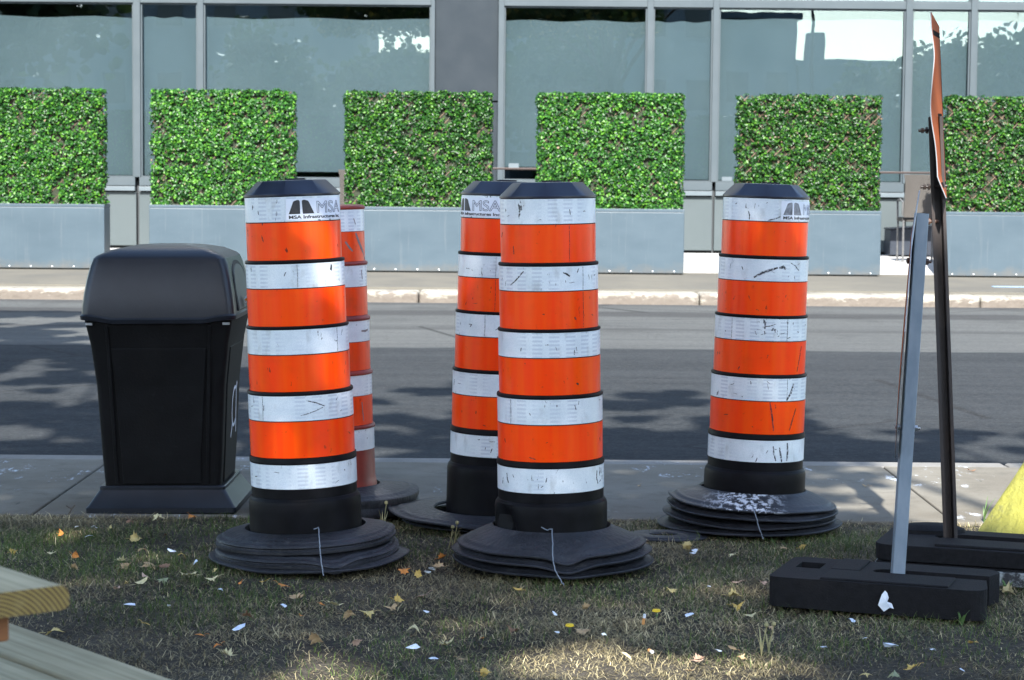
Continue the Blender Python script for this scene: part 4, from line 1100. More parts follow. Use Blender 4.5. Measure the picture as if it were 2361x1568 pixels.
    u = rs2.uniform(0, 1, (m_, 1)); v3 = rs2.uniform(0, 1, (m_, 1))
    tint = np.array([.010, .042, .010]) * (1 - u ** 1.5) + np.array([.046, .165, .016]) * u ** 1.5
    tint = np.where(v3 < .16, np.array([.105, .26, .022]), tint); tint = np.where(v3 > .997 - .012 * cov, np.array([.30, .20, .12]), tint)
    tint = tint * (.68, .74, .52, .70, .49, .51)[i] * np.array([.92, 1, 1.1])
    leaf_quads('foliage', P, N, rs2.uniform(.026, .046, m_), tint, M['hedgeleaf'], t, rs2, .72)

# ------------------------------------------------------------------ the glazed building
YF = 32.0
def fx(px, y=200): return AT(px, y, YF).x
ZT0, ZT1 = 3.705, 3.805                      # transom
ZS = 1.165                                   # bottom of the glass
bld = thing('office_building', 'grey glazed building front with roller blinds behind the planters', 'building', (0, YF, 0))
mull = [(-820, 16), (-560, 14), (-150, 16), (318, 16), (464, 14), (998, 9), (1155, 13), (1497, 14), (1648, 14), (2091, 15), (2240, 14), (2700, 15), (2850, 14), (3300, 15)]
ZTOP = 6.4
def xm(px): return fx(px)
for px, wpx in mull:
    x_ = xm(px); hw = wpx / F * YF / 2
    q = MB(); q.span(x_ - hw, x_ + hw, -.10, .05, ZS + .001, ZTOP); q.build('mullion', M['frame'], bld, bevel=.004)
XL, XR = xm(mull[0][0]), xm(mull[-1][0])
# panes, blinds between mullions
skip = {5}                                   # the charcoal column bay
white_label = {6: -.9, 8: -.92, 9: -.9}
for i in range(len(mull) - 1):
    x0 = xm(mull[i][0]) + mull[i][1] / F * YF / 2; x1 = xm(mull[i + 1][0]) - mull[i + 1][1] / F * YF / 2
    cx = (x0 + x1) / 2; hw = (x1 - x0) / 2
    if i in skip:
        for z0, z1 in ((.30, 2.30), (2.325, 3.80), (3.825, 6.4)):
            q = MB(); q.span(x0 + .004, x1 - .004, -.02, .06, z0, z1); q.build('column_panel', M['colpanel'], bld, bevel=.006)
        q = MB(); q.span(x0, x1, .05, .1, .1, 6.4); q.build('column_core', M['joint'], bld)
        continue
    q = MB()                                 # transom piece of this bay
    q.span(x0 + .001, x1 - .001, -.085, .04, ZT0, ZT1); q.build('transom', M['frame'], bld, bevel=.004)
    for row, (za, zb_) in enumerate(((ZS, ZT0), (ZT1, 6.3))):
        q = MB(); fr = .022                  # slim frame inside the opening
        q.span(x0 + .001, x0 + fr, -.05, .035, za + .001, zb_ - .001); q.span(x1 - fr, x1 - .001, -.05, .035, za + .001, zb_ - .001)
        q.span(x0 + fr, x1 - fr, -.05, .035, za + .001, za + fr); q.span(x0 + fr, x1 - fr, -.05, .035, zb_ - fr, zb_ - .001)
        win = q.build('window', M['frame'], bld)
        q = MB(); q.span(x0 + fr - .004, x1 - fr + .004, -.012, -.004, za + fr - .004, zb_ - fr + .004); q.build('pane', M['glass'], win)
        top = zb_ - (.04 if row else .05); bot = za + (.02 if row else {3: .03, 4: .10, 6: .20, 7: .035, 8: .03, 9: .06, 10: .04}.get(i, .03))
        q = MB(); nseg = 10                  # blind with a slightly uneven top and hem
        if row == 0:
            top = zb_ - (.15 if i in (0, 1, 8, 9, 10) else .20)
        rings = []
        for k in range(nseg + 1):
            xk = x0 + .02 + (x1 - x0 - .04) * k / nseg; wv = .014 * math.sin(k * 1.3 + i * 2)
            rings.append([Vector((xk, .085, bot)), Vector((xk, .091, bot)), Vector((xk, .091, top + wv)), Vector((xk, .085, top + wv))])
        q.loft(rings); q.build('blind', M['blind'], win)
        if row == 0 and i in white_label:
            q = MB(); xs_ = x0 + .06; q.span(xs_ + .02, xs_ + .17, -.016, -.0125, bot - .02, bot + .05); q.build('sticker', M['sill'], win)
    # sill and base panel under the bay
    q = MB(); q.span(x0 - .02, x1 + .02, -.096, .05, ZS - .125, ZS - .001); q.build('sill', M['frame'], bld, bevel=.003)
    q = MB(); q.span(x0 - .02, x1 + .02, -.13, .05, ZS - .20, ZS - .135); q.build('sill', M['sill'], bld, bevel=.003)
    q = MB(); q.span(x0 - .03, x1 + .03, -.06, .05, .16, ZS - .215); q.build('base_panel', M['basepanel'], bld, bevel=.006)
q = MB(); q.span(XL - 8, XR + 8, .14, .16, .1, 6.4); q.span(XL - 8, XR + 8, 1.2, 1.3, .1, 6.4); 
q = MB(); q.span(XL, XR, .055, .075, .1, ZS - .06); q.build('wall_back', M['joint'], bld)
q = MB(); q.span(XL, XR, 1.2, 1.3, .1, 6.4); q.span(XL, XR, .1, 1.2, 3.84, 3.95); q.span(XL, XR, .1, 1.2, .1, .2); q.build('interior', M['dark'], bld)
q = MB(); q.span(XL, XR, -.12, 1.3, 6.401, 7.2); q.build('spandrel', M['basepanel'], bld)
for fl in range(4):  # unseen upper storeys, added to block sky light from the front
    z0_ = 7.21 + fl * 3.4
    q = MB(); q.span(XL, XR, -.02, 1.3, z0_, z0_ + 3.39); q.build('upper_wall', M['basepanel'], bld)
    for k in range(10):
        xa = XL + .6 + k * (XR - XL - 1.0) / 10
        q = MB(); q.span(xa, xa + 1.9, -.035, -.021, z0_ + .9, z0_ + 2.7); q.build('window', M['winfar'], bld)
q = MB(); q.span(XL - .2, XL - .002, -.1, 1.3, .1, 7.2); q.span(XR + .002, XR + .2, -.1, 1.3, .1, 7.2); q.build('end_wall', M['basepanel'], bld)

# terrace furniture glimpsed between the hedges
def chair(px, label, Y=29.1, rz=0):
    c = AT(px, 500, Y)
    t = thing('wicker_chair', label, 'chair', (c.x, Y, .12), (0, 0, R(rz)), 'wicker chairs on the terrace')
    q = MB(); rings = []
    for k in range(9):
        u = k / 8; z = .60 + .57 * u; y_ = -.02 - .05 * u * u; hw = .205 - .02 * u * (1 - u) * 2 + .012 * (u > .9)
        rings.append([Vector((-hw, y_ - .03, z)), Vector((-hw * .5, y_, z)), Vector((hw * .5, y_, z)), Vector((hw, y_ - .03, z)), Vector((hw, y_ - .01, z)), Vector((hw * .5, y_ + .02, z)), Vector((-hw * .5, y_ + .02, z)), Vector((-hw, y_ - .01, z))])
    q.loft(rings); q.build('backrest', M['wicker'], t, smooth=30)
    q = MB(); q.span(-.21, .21, .02, .44, .54, .60); q.build('seat', M['wicker'], t, bevel=.015)
    for sx in (-1, 1):
        for y_ in (0.0, .42):
            q = MB(); q.tube([(sx * .195, y_, 0), (sx * .195, y_, .56)], .014, 8); q.build('leg', M['chairleg'], t)
        q = MB(); q.tube([(sx * .21, 0, .62), (sx * .21, -.03, .8), (sx * .21, .2, .84), (sx * .21, .4, .82), (sx * .2, .42, .56)], .014, 8); q.build('armrest', M['chairleg'], t)
chair(2117, 'grey wicker chair between the planters beside the sign posts')
chair(818, 'dark wicker chair edge just showing left of the third hedge')
def bar_table(px0, px1, y, Y, label):
    a_ = AT(px0, y, Y); b_ = AT(px1, y, Y); c = (a_ + b_) / 2; hw = (b_.x - a_.x) / 2; z = a_.z - .12
    t = thing('terrace_table', label, 'table', (c.x, Y, .12), group='tables on the terrace')
    q = MB(); q.span(-hw, hw, -.35, .35, z - .028, z); q.build('tabletop', M['tablebrown'], t, bevel=.005)
    for sx in (-1, 1):
        for sy in (-1, 1):
            q = MB(); q.span(sx * (hw - .08) - .025, sx * (hw - .08) + .025, sy * .28 - .025, sy * .28 + .025, 0, z - .062); q.build('leg', M['tablebrown'], t)
bar_table(1100, 1330, 386, 30.2, 'red brown table glimpsed between the third and fourth hedges')
bar_table(1975, 2240, 395, 30.4, 'thin dark table top seen above the wicker chair')
p0 = AT(2044, 560, 31.5); p1 = AT(2150, 560, 31.5)
nb = thing('storage_box', 'navy storage box against the wall behind the wicker chair', 'storage box', ((p0.x + p1.x) / 2, 31.45, .12))
hw = (p1.x - p0.x) / 2
q = MB(); q.loft([[Vector((-hw, -.25, .02)), Vector((hw, -.25, .02)), Vector((hw, .25, .02)), Vector((-hw, .25, .02))], [Vector((-hw, -.25, .38)), Vector((hw, -.25, .43)), Vector((hw, .25, .43)), Vector((-hw, .25, .38))]]); q.build('box', M['navy'], nb, bevel=.01)
q = MB(); q.loft([[Vector((-hw - .01, -.26, .385)), Vector((hw + .01, -.26, .435)), Vector((hw + .01, .26, .435)), Vector((-hw - .01, .26, .385))], [Vector((-hw - .01, -.26, .405)), Vector((hw + .01, -.26, .455)), Vector((hw + .01, .26, .455)), Vector((-hw - .01, .26, .405))]]); q.build('box_lid', M['navy'], nb, bevel=.006)

# ------------------------------------------------------------------ what stands behind the camera (shade and reflections)
def sstep(a, lo, hi):
    t_ = min(1, max(0, (a - lo) / (hi - lo))); return t_ * t_ * (3 - 2 * t_)
HOLES = []                                   # lit spots: centre on the ground, radii, strength
def lit(px, py_, rx, ry, k=1.0): g = G(px, py_); HOLES.append((g.x, g.y, rx, ry, k))
lit(1385, 1535, .24, .24); lit(745, 1555, .13, .2); lit(140, 1437, .07, .07, .8); lit(1690, 1530, .20, .14, 1); lit(1560, 1550, .22, .12, 1); lit(1330, 1470, .08, .06, .7); lit(2330, 1255, .12, .12, .9); lit(1760, 1440, .08, .05, .8); lit(1130, 1475, .05, .05, .6)
lit(2270, 1110, .46, .62); lit(2120, 1150, .20, .16); lit(2330, 1200, .35, .45); lit(1960, 1130, .22, .11, 1); lit(1900, 1095, .16, .08, .9); lit(2010, 1170, .20, .12, 1); lit(1990, 1080, .14, .07, .9)
lit(2000, 1280, .10, .08, .5); lit(900, 1120, .07, .07, .8); lit(905, 1145, .06, .05, .8)
for px_, py_ in ((330, 1285), (560, 1425), (1000, 1435), (1150, 1385), (1490, 1395), (1640, 1450), (880, 1495), (430, 1400), (250, 1330), (1700, 1360)): lit(px_, py_, rnd.uniform(.05, .10), rnd.uniform(.04, .07), .85)
LY = lambda x_, y_, z: HOLES.append((x_ + z / math.tan(ELEV) * math.sin(AZ), y_ + z / math.tan(ELEV) * math.cos(AZ), .095, .125, .60))
LY(PA.x + .10, PA.y - .12, .96); LY(PA.x + .095, PA.y - .12, .80); LY(PA.x + .11, PA.y - .12, .62); LY(PA.x + .13, PA.y - .11, .37); LY(PA.x - .10, PA.y - .12, .40)
LY(py.x + .42, py.y + .05, .22); LY(py.x + .35, py.y + .02, .1)
def density(x_, y_):
    nz = mnoise.noise((x_ * 1.1, y_ * .8, 4.2)) + .8 * mnoise.noise((x_ * 2.9, y_ * 1.9, 8.1))
    if y_ < 9.15: b_ = 1.32
    else:
        right = sstep(x_, 1.0, 2.3); edge_ = 15.6 - 1.4 * sstep(x_, -.5, .8) - 2.0 * right + 6.5 * sstep(x_, -2.4, -3.6) * 1
        b_ = .46 - .16 * right - 2.2 * sstep(y_, edge_ - 1.8, edge_ + .6)
        if x_ < -1.5: b_ -= .18
        if y_ > 16.8 and x_ > -2.4: return 0
        nz *= 1.9
    d_ = sstep(nz + b_, .12, .34)
    if -1.65 < x_ < -.72 and 7.5 < y_ < 9.1: return 1.0
    for (hx_, hy_, rx, ry, k) in HOLES:
        r2 = ((x_ - hx_) / rx) ** 2 + ((y_ - hy_) / ry) ** 2
        if r2 < 1.7: d_ *= 1 - k * (1 - sstep(r2, .75, 1.7))
    return d_
def crowns():
    rq = np.random.RandomState(3); spots = []
    T = [(-1.75, -3.2), (2.9, -4.6)]
    pts = [[], []]
    cot = 1 / math.tan(ELEV)
    for _ in range(103000):
        gx, gy = rq.uniform(-5.7, 4.6), rq.uniform(1.2, 24.2)
        if rq.uniform() > density(gx, gy): continue
        h_ = rq.uniform(5.6, 9.4)
        p_ = (gx - h_ * cot * math.sin(AZ), gy - h_ * cot * math.cos(AZ), h_)
        k = 0 if (p_[0] - T[0][0]) ** 2 + .0 < (p_[0] - T[1][0]) ** 2 else 1
        pts[k].append(p_)
    for k, (tx, ty) in enumerate(T):
        P = np.array(pts[k]); m_ = len(P)
        t = thing('street_tree', ('broad leafy tree behind the camera, reflected in the middle windows', 'second leafy tree behind the camera, shading the right of the lawn')[k], 'tree', (tx, ty, 0), group='shade trees behind the camera')
        N = rq.normal(0, 1, (m_, 3)) + np.array([0, 0, .6]); u = rq.uniform(0, 1, (m_, 1))
        tint = np.array([.035, .075, .018]) * (1 - u) + np.array([.10, .14, .03]) * u; tint = np.where(rq.uniform(0, 1, (m_, 1)) < .1, np.array([.30, .24, .05]), tint)
        leaf_quads('crown', P - np.array([tx, ty, 0]), N, rq.uniform(.13, .21, m_), tint, M['treeleaf'], t, rq, .85)
        q = MB(); q.tube([(0, 0, -.05), (.02, .05, 1.2), (0, .1, 2.6), (.1, .3, 4.2), (.15, 1.2, 6.5)], [.24, .19, .17, .14, .05], 12)
        trunk = q.build('trunk', M['bark'], t, smooth=True)
        q = MB()
        for e in range(9):
            a_ = rq.uniform(0, 6.28) if e > 4 else R(60 + e * 15); ln = rq.uniform(3, 6) + (3 if e < 5 else 0)
            p0_ = Vector((.05, .25, rq.uniform(3.2, 4.6))); p2_ = Vector((ln * math.cos(a_) * .6, ln * math.sin(a_), rq.uniform(6, 8)))
            q.tube([p0_, p0_.lerp(p2_, .4) + Vector((0, 0, .5)), p2_], [.09, .055, .015], 8)
        q.build('limbs', M['bark'], t, smooth=True)
crowns()
def back_building(name, x0, x1, y0, z1, label, mat, floors, bays, chimney=None):
    t = thing(name, label, 'building', ((x0 + x1) / 2, y0, 0))
    hw = (x1 - x0) / 2
    q = MB(); q.span(-hw, hw, -10, 0, -.2, z1); q.build('wall', mat, t)
    q = MB(); q.span(-hw - .2, hw + .2, -10.2, .2, z1 + .002, z1 + .3); rf = q.build('roof', M['facadeB'], t)
    for f_ in range(floors):
        for k in range(bays):
            xw = -hw + (k + .5) * 2 * hw / bays; zw = 1 + f_ * (z1 - 1) / floors
            q = MB(); q.span(xw - .6, xw + .6, -.02, .05, zw, zw + 1.5); q.build('window', M['winfar'], t)
    if chimney:
        q = MB(); q.span(chimney - (x0 + x1) / 2 - .45, chimney - (x0 + x1) / 2 + .45, -2, -1.1, z1 + .3, z1 + 1.7); q.build('chimney', M['facadeB'], rf)
X = lambda px: (px - 1180) / 5000 * 109
back_building('apartment_building', X(-700), X(840), -45, 12.5, 'tall grey block across the lot, mirrored in the left windows', M['facadeA'], 3, 12)
back_building('warehouse_building', X(846), X(1144), -46, 7.2, 'low slate building mirrored beside the charcoal column', M['facadeB'], 1, 3)
back_building('apartment_building', X(1150), X(1650), -45, 12.0, 'grey block mirrored in the windows above the foremost drum', M['facadeA'], 3, 5)
back_building('warehouse_building', X(1655), X(1830), -46, 9.3, 'narrow slate block mirrored above the scuffed drum', M['facadeB'], 2, 2)
back_building('warehouse_building', X(1836), X(2900), -46, 7.0, 'long low slate building with a chimney mirrored in the right windows', M['facadeB'], 1, 8, chimney=X(1882))
def far_tree(px, Y, h_, r_, label, seed):
    rq = np.random.RandomState(seed); x_ = (px - 1180) / 5000 * (64 - Y)
    t = thing('street_tree', label, 'tree', (x_, Y, -.05), group='trees mirrored in the right windows')
    n = 5200; cs = rq.normal(0, 1, (26, 3)); cs /= np.linalg.norm(cs, axis=1, keepdims=True); cs *= rq.uniform(.45, .85, (26, 1))
    P = cs[rq.randint(0, 26, n)] + rq.normal(0, .17, (n, 3)); P = P * np.array([r_, r_, h_ * .36]) + np.array([0, 0, h_ * .62])
    u = rq.uniform(0, 1, (n, 1)); tint = np.array([.03, .055, .02]) * (1 - u) + np.array([.08, .11, .035]) * u
    leaf_quads('crown', P, rq.normal(0, 1, (n, 3)), rq.uniform(.3, .5, n), tint, M['treeleaf'], t, rq, .8)
    q = MB(); q.tube([(0, 0, 0), (.05, 0, h_ * .3), (0, .1, h_ * .7)], [.25, .2, .06], 10); q.build('trunk', M['bark'], t, smooth=True)
far_tree(2040, -38, 7.2, 3.0, 'rounded tree mirrored beside the low building roof', 31)
far_tree(1300, -37, 9.0, 3.2, 'tall tree mirrored above the foremost drum', 41)
far_tree(620, -36, 8.2, 3.0, 'tree mirrored in the window behind the trash can', 42)
far_tree(900, -34, 7.4, 2.4, 'small tree mirrored left of the charcoal column', 43)
far_tree(2190, -36, 8.0, 3.0, 'taller dark tree mirrored right of the orange sign', 32)
far_tree(2340, -37, 8.6, 3.4, 'broad dark tree mirrored at the right edge', 33)
proto = None  # unseen side trees, added to cut sky light on the shaded road
for k_, (x_, y_, rz_, lab_) in enumerate(((-13.0, 10.4, 0, 'added unseen tree beside the road blocking sky light, near left'), (17.2, 10.6, 2, 'added unseen tree beside the road blocking sky light, near right'),
        (-13.5, 25.5, 4, 'added unseen tree by the far kerb blocking sky light, left'), (17.0, 25.2, 1, 'added unseen tree by the far kerb blocking sky light, right'))):
    if proto is None:
        far_tree(0, 10, 11.5, 4.6, lab_, 55); proto = [o for o in COL.objects if o.get('label') == lab_][0]; t_ = proto
    else:
        t_ = proto.copy(); COL.objects.link(t_)
        for ch in list(proto.children):
            c_ = ch.copy(); COL.objects.link(c_); c_.parent = t_
    t_.location = (x_, y_, -.02); t_.rotation_euler.z = rz_; t_['label'] = lab_; t_['group'] = 'added unseen trees blocking side sky light'
lp = thing('street_lamp', 'thin lamp post mirrored as a dark line in the right window', 'street lamp', ((1862 - 1180) / 5000 * 94, -30, -.03))
q = MB(); q.tube([(0, 0, 0), (0, 0, 9.5)], [.12, .07], 10); q.build('pole', M['blackpost'], lp)
q = MB(); q.tube([(0, 0, 9.4), (0, .8, 9.9), (0, 1.6, 9.9)], .04, 8); q.build('arm', M['blackpost'], lp)
q = MB(); q.box((0, 1.8, 9.86), (.15, .35, .06)); q.build('lamp_head', M['alu'], lp, bevel=.02)

# ------------------------------------------------------------------ leaves and litter on the lawn
CO = {'pale yellow': ((.56, .50, .28), (.46, .40, .22)), 'tan': ((.42, .30, .16), (.33, .22, .11)), 'orange': ((.58, .23, .045), (.45, .16, .03)), 'gold': ((.50, .35, .09), (.42, .27, .06)),
      'brown': ((.20, .11, .06), (.14, .075, .04)), 'pinkish': ((.48, .33, .25), (.38, .25, .18)), 'yellow': ((.52, .42, .17), (.45, .34, .12)), 'greenish': ((.22, .24, .13), (.16, .19, .10))}
LM = {k: pmat('fallen_leaf_' + k.replace(' ', '_'), a_, b_, .65, 35) for k, (a_, b_) in CO.items()}
def d8(x_, y_): return (x_ * .4375, 1033 + y_ * .4375)
def d5(x_, y_): return (885 + x_ * .3125, 1365 + y_ * .3125)
def d6(x_, y_): return (1549 + x_ * .3437, 1328 + y_ * .3437)
L = []
for x_, y_, c_, s_, k_ in [(835, 385, 'pale yellow', 1.1, 'm'), (1015, 378, 'orange', 1, 'm'), (690, 400, 'brown', .9, 'm'), (325, 470, 'orange', .8, 'u'), (580, 430, 'yellow', .7, 'f'), (715, 480, 'yellow', 1.0, 'u'), (65, 555, 'gold', .9, 'u'), (870, 460, 'brown', .9, 'f'),
    (745, 548, 'tan', .8, 'm'), (270, 567, 'pale yellow', .8, 'm'), (400, 585, 'orange', .8, 'u'), (960, 577, 'gold', 1.0, 'm'), (635, 622, 'pale yellow', .9, 'm'), (660, 635, 'tan', .8, 'u'), (800, 632, 'tan', 1.4, 'm'), (395, 635, 'tan', .7, 'u'), (870, 650, 'brown', 1.0, 'm'), (1060, 688, 'pale yellow', .6, 'f'),
    (765, 690, 'pinkish', .9, 'f'), (990, 697, 'pale yellow', 1.4, 'm'), (665, 722, 'yellow', .8, 'f'), (745, 722, 'pale yellow', 1.1, 'f'), (860, 705, 'greenish', 1.1, 'm'), (615, 745, 'pinkish', 1.0, 'f'), (1135, 662, 'yellow', .7, 'f'), (1120, 715, 'pale yellow', 1.0, 'm'), (1265, 742, 'orange', .6, 'f'), (1390, 715, 'gold', 1.1, 'f'),
    (1495, 740, 'orange', 1.1, 'm'), (1565, 805, 'tan', 1.2, 'm'), (1760, 842, 'pale yellow', 1.2, 'm'), (1700, 852, 'orange', .6, 'm'), (2125, 650, 'orange', 1.2, 'm'), (2205, 690, 'gold', .9, 'u'), (2310, 640, 'tan', 1.0, 'm'), (2330, 600, 'orange', .9, 'u'), (2100, 820, 'gold', 1.0, 'u'), (2220, 792, 'pinkish', 1.0, 'm'), (2060, 862, 'tan', .9, 'm'),
    (1935, 885, 'yellow', 1.0, 'm'), (1835, 897, 'tan', .9, 'u'), (1590, 907, 'orange', .6, 'f'), (770, 955, 'gold', .8, 'f'), (1055, 997, 'orange', .8, 'f'), (280, 980, 'yellow', 1.2, 'm'), (1145, 1057, 'orange', .7, 'f'), (1665, 1037, 'tan', 1.0, 'u'), (2185, 972, 'pale yellow', .9, 'm'), (1200, 1114, 'pale yellow', 1.0, 'm'), (1880, 1062, 'pinkish', .7, 'u'), (1305, 915, 'brown', .9, 'm')]: L.append((*d8(x_, y_), c_, s_, k_))
for x_, y_, c_, s_, k_ in [(465, 415, 'pale yellow', 1.1, 'm'), (725, 363, 'orange', .8, 'f'), (1470, 307, 'tan', 1.1, 'm'), (950, 297, 'brown', .8, 'm'), (980, 14, 'gold', 1.2, 'f'), (1495, 150, 'tan', .7, 'u'), (2115, 14, 'yellow', .9, 'm'), (1790, 502, 'pale yellow', 1.0, 'f'), (2325, 522, 'pinkish', .7, 'm'), (745, 627, 'gold', .9, 'u'), (590, 515, 'tan', .8, 'f')]: L.append((*d5(x_, y_), c_, s_, k_))
for x_, y_, c_, s_, k_ in [(440, 72, 'pinkish', 1.0, 'f'), (420, 165, 'yellow', 1.0, 'm'), (440, 225, 'gold', 1.1, 'm'), (530, 283, 'pale yellow', .9, 'm'), (1072, 224, 'pinkish', .9, 'm'), (660, 342, 'tan', .6, 'm'), (405, 500, 'tan', .7, 'f'), (460, 562, 'tan', .6, 'm'), (180, 582, 'pinkish', .7, 'u'), (2262, 127, 'pale yellow', 1.1, 'u'), (2025, 482, 'gold', .9, 'm'), (1610, 667, 'gold', 1.2, 'm'), (1300, 667, 'yellow', .9, 'm'), (130, 662, 'tan', .7, 'f'), (610, 97, 'pinkish', .6, 'm'), (1840, 1120, 'tan', .8, 'f'), (1490, 690, 'greenish', .8, 'm')]: L.append((*d6(x_, y_), c_, s_, k_))
L += [(1586, 1263, 'yellow', 1.0, 'u'), (1807, 1266, 'tan', .8, 'm'), (1689, 1288, 'pale yellow', .9, 'm'), (1996, 1123, 'tan', .8, 'f'), (1474, 1121, 'tan', .7, 'f'), (2240, 1087, 'brown', .9, 'f'), (1930, 1300, 'orange', .6, 'm'), (1850, 1262, 'gold', .8, 'u')]
L = [(*q[:3], q[3] * (.8 if q[2] in ('orange', 'gold') else 1), q[4]) for q in L if q[1] < 1600]
LAND = [((CANP.x, CANP.y - .27), 'the trash can'), ((-.55, 2.6), 'the picnic table'), ((PA.x, PA.y), 'the drum by the trash can'), ((PB.x, PB.y), 'the foremost drum'), ((PD.x, PD.y), 'the scuffed drum'), ((1.066, 6.13), 'the nearer sign base'), ((1.53, 6.5), 'the black post base'), ((PC.x, PC.y), 'the half hidden drum')]
def place_words(p_):
    best = min(LAND, key=lambda q: (q[0][0] - p_.x) ** 2 + ((q[0][1] - p_.y) * .8) ** 2)
    dx, dy = p_.x - best[0][0], p_.y - best[0][1]
    rel = ('in front of' if dy < 0 else 'behind') if abs(dy) > abs(dx) else ('right of' if dx > 0 else 'left of')
    return rel + ' ' + best[1], abs(dx) + abs(dy)
LAB = {}
def queue_label(o, stem, p_):
    wd, dist = place_words(p_); LAB.setdefault(f'{stem} {wd}', []).append((p_.x, o))
ORD = ['', 'second', 'third', 'fourth', 'fifth', 'sixth', 'seventh']
def flush_labels():
    for k, v_ in LAB.items():
        v_.sort(key=lambda q: q[0])
        for i, (d_, o) in enumerate(v_):
            if len(v_) == 1: o['label'] = k
            elif i == 0: o['label'] = k + ', leftmost such'
            elif i == len(v_) - 1: o['label'] = k + ', rightmost such'
            else: o['label'] = k + f', {ORD[i]} from left'
    LAB.clear()
def leaf_mesh(s_, kind, seed):
    q = random.Random(seed)
    if kind == 'f':
        ol = [(-.5, 0), (-.3, .13), (0, .2), (.3, .12), (.5, 0), (.3, -.13), (0, -.19), (-.3, -.11)]
    else:
        ol = [(-.42, .0), (-.34, .12), (-.40, .30), (-.20, .26), (-.12, .48), (.02, .30), (.10, .36), (.18, .20), (.30, .17), (.28, .09), (.56, 0), (.28, -.09), (.30, -.17), (.18, -.20), (.10, -.36), (.02, -.30), (-.12, -.48), (-.20, -.26), (-.40, -.30), (-.34, -.12)]
    sc_ = .043 * s_; cu = q.choice((-1, 1)) * q.uniform(.3, 1.5); cu2 = q.uniform(-.9, 1.1); vs = []
    for x_, y_ in ol + [(0, 0)]:
        x_ += q.uniform(-.03, .03); y_ += q.uniform(-.03, .03)
        vs.append((x_ * sc_, y_ * sc_, (cu * y_ * y_ * 1.3 + cu2 * x_ * x_ + q.uniform(-.03, .03)) * sc_))
    n = len(ol); fs = [(i, (i + 1) % n, n) for i in range(n)]
    # underside so the leaf has a thickness
    o_ = len(vs); vs += [(a_, b_, c_ - .0005) for a_, b_, c_ in vs]
    fs += [tuple(reversed([i + o_ for i in f_])) for f_ in fs[:n]] + [(i, i + o_, (i + 1) % n + o_, (i + 1) % n) for i in range(n)]
    st = MB(); st.add(vs, fs); st.tube([(-.42 * sc_, 0, .0), (-.7 * sc_, .03 * sc_, .004), (-.85 * sc_, .08 * sc_, .002)], .0006, 4)
    return st
KW = {'m': ('lobed', 'lying'), 'f': ('narrow', 'lying'), 'u': ('curled', 'standing')}
for i, (x_, y_, c_, s_, k_) in enumerate(L):
    on_walk = y_ < 1150
    p_ = G(x_, y_, .0); z = .004 if on_walk else hgt(p_.x, p_.y) + rnd.uniform(.014, .024)
    o = leaf_mesh(s_, k_, 100 + i).build('fallen_leaf', LM[c_]); o.location = (p_.x, p_.y, z)
    o.rotation_euler = (rnd.uniform(-.35, .35), rnd.uniform(-.35, .35), rnd.uniform(0, 6.28)) if k_ != 'u' else (rnd.uniform(.7, 1.3) * rnd.choice((-1, 1)), rnd.uniform(-.5, .5), rnd.uniform(-.6, .6))
    if on_walk: o.rotation_euler[0] *= .2; o.rotation_euler[1] *= .2
    tag(o, None, 'leaf', 'fallen leaves on the lawn')
    queue_label(o, f'{KW[k_][0]} {c_} leaf' + (' on pavement' if on_walk else ''), p_)
flush_labels()
Pp = [(*d8(495, 437), .026, 0), (*d8(470, 487), .024, 1), (*d8(905, 570), .030, 0), (*d8(1030, 625), .022, 1), (*d8(1165, 773), .024, 1), (*d8(680, 855), .030, 1), (*d8(1495, 850), .02, 1), (*d8(1260, 968), .036, 2), (*d8(2245, 885), .022, 0), (*d8(2175, 1082), .026, 1), (*d8(2275, 655), .02, 0), (*d8(405, 437), .012, 0), (*d8(890, 858), .01, 0),
      (*d5(1260, 190), .018, 0), (*d5(1275, 332), .014, 0), (*d5(1625, 352), .012, 0), (*d5(2250, 212), .022, 1), (*d5(370, 515), .02, 1),
      (*d6(250, 112), .014, 0), (*d6(1205, 327), .034, 2), (*d6(1430, 275), .055, 3), (*d6(1710, 270), .030, 2), (*d6(1465, 492), .034, 2), (*d6(310, 525), .016, 0), (*d6(1020, 502), .020, 1), (*d6(1750, 525), .018, 1), (*d6(1295, 442), .012, 0), (*d6(1945, 670), .014, 1), (1601, 1281, .022, 0), (1596, 1288, .016, 0), (985, 1326, .02, 0)]
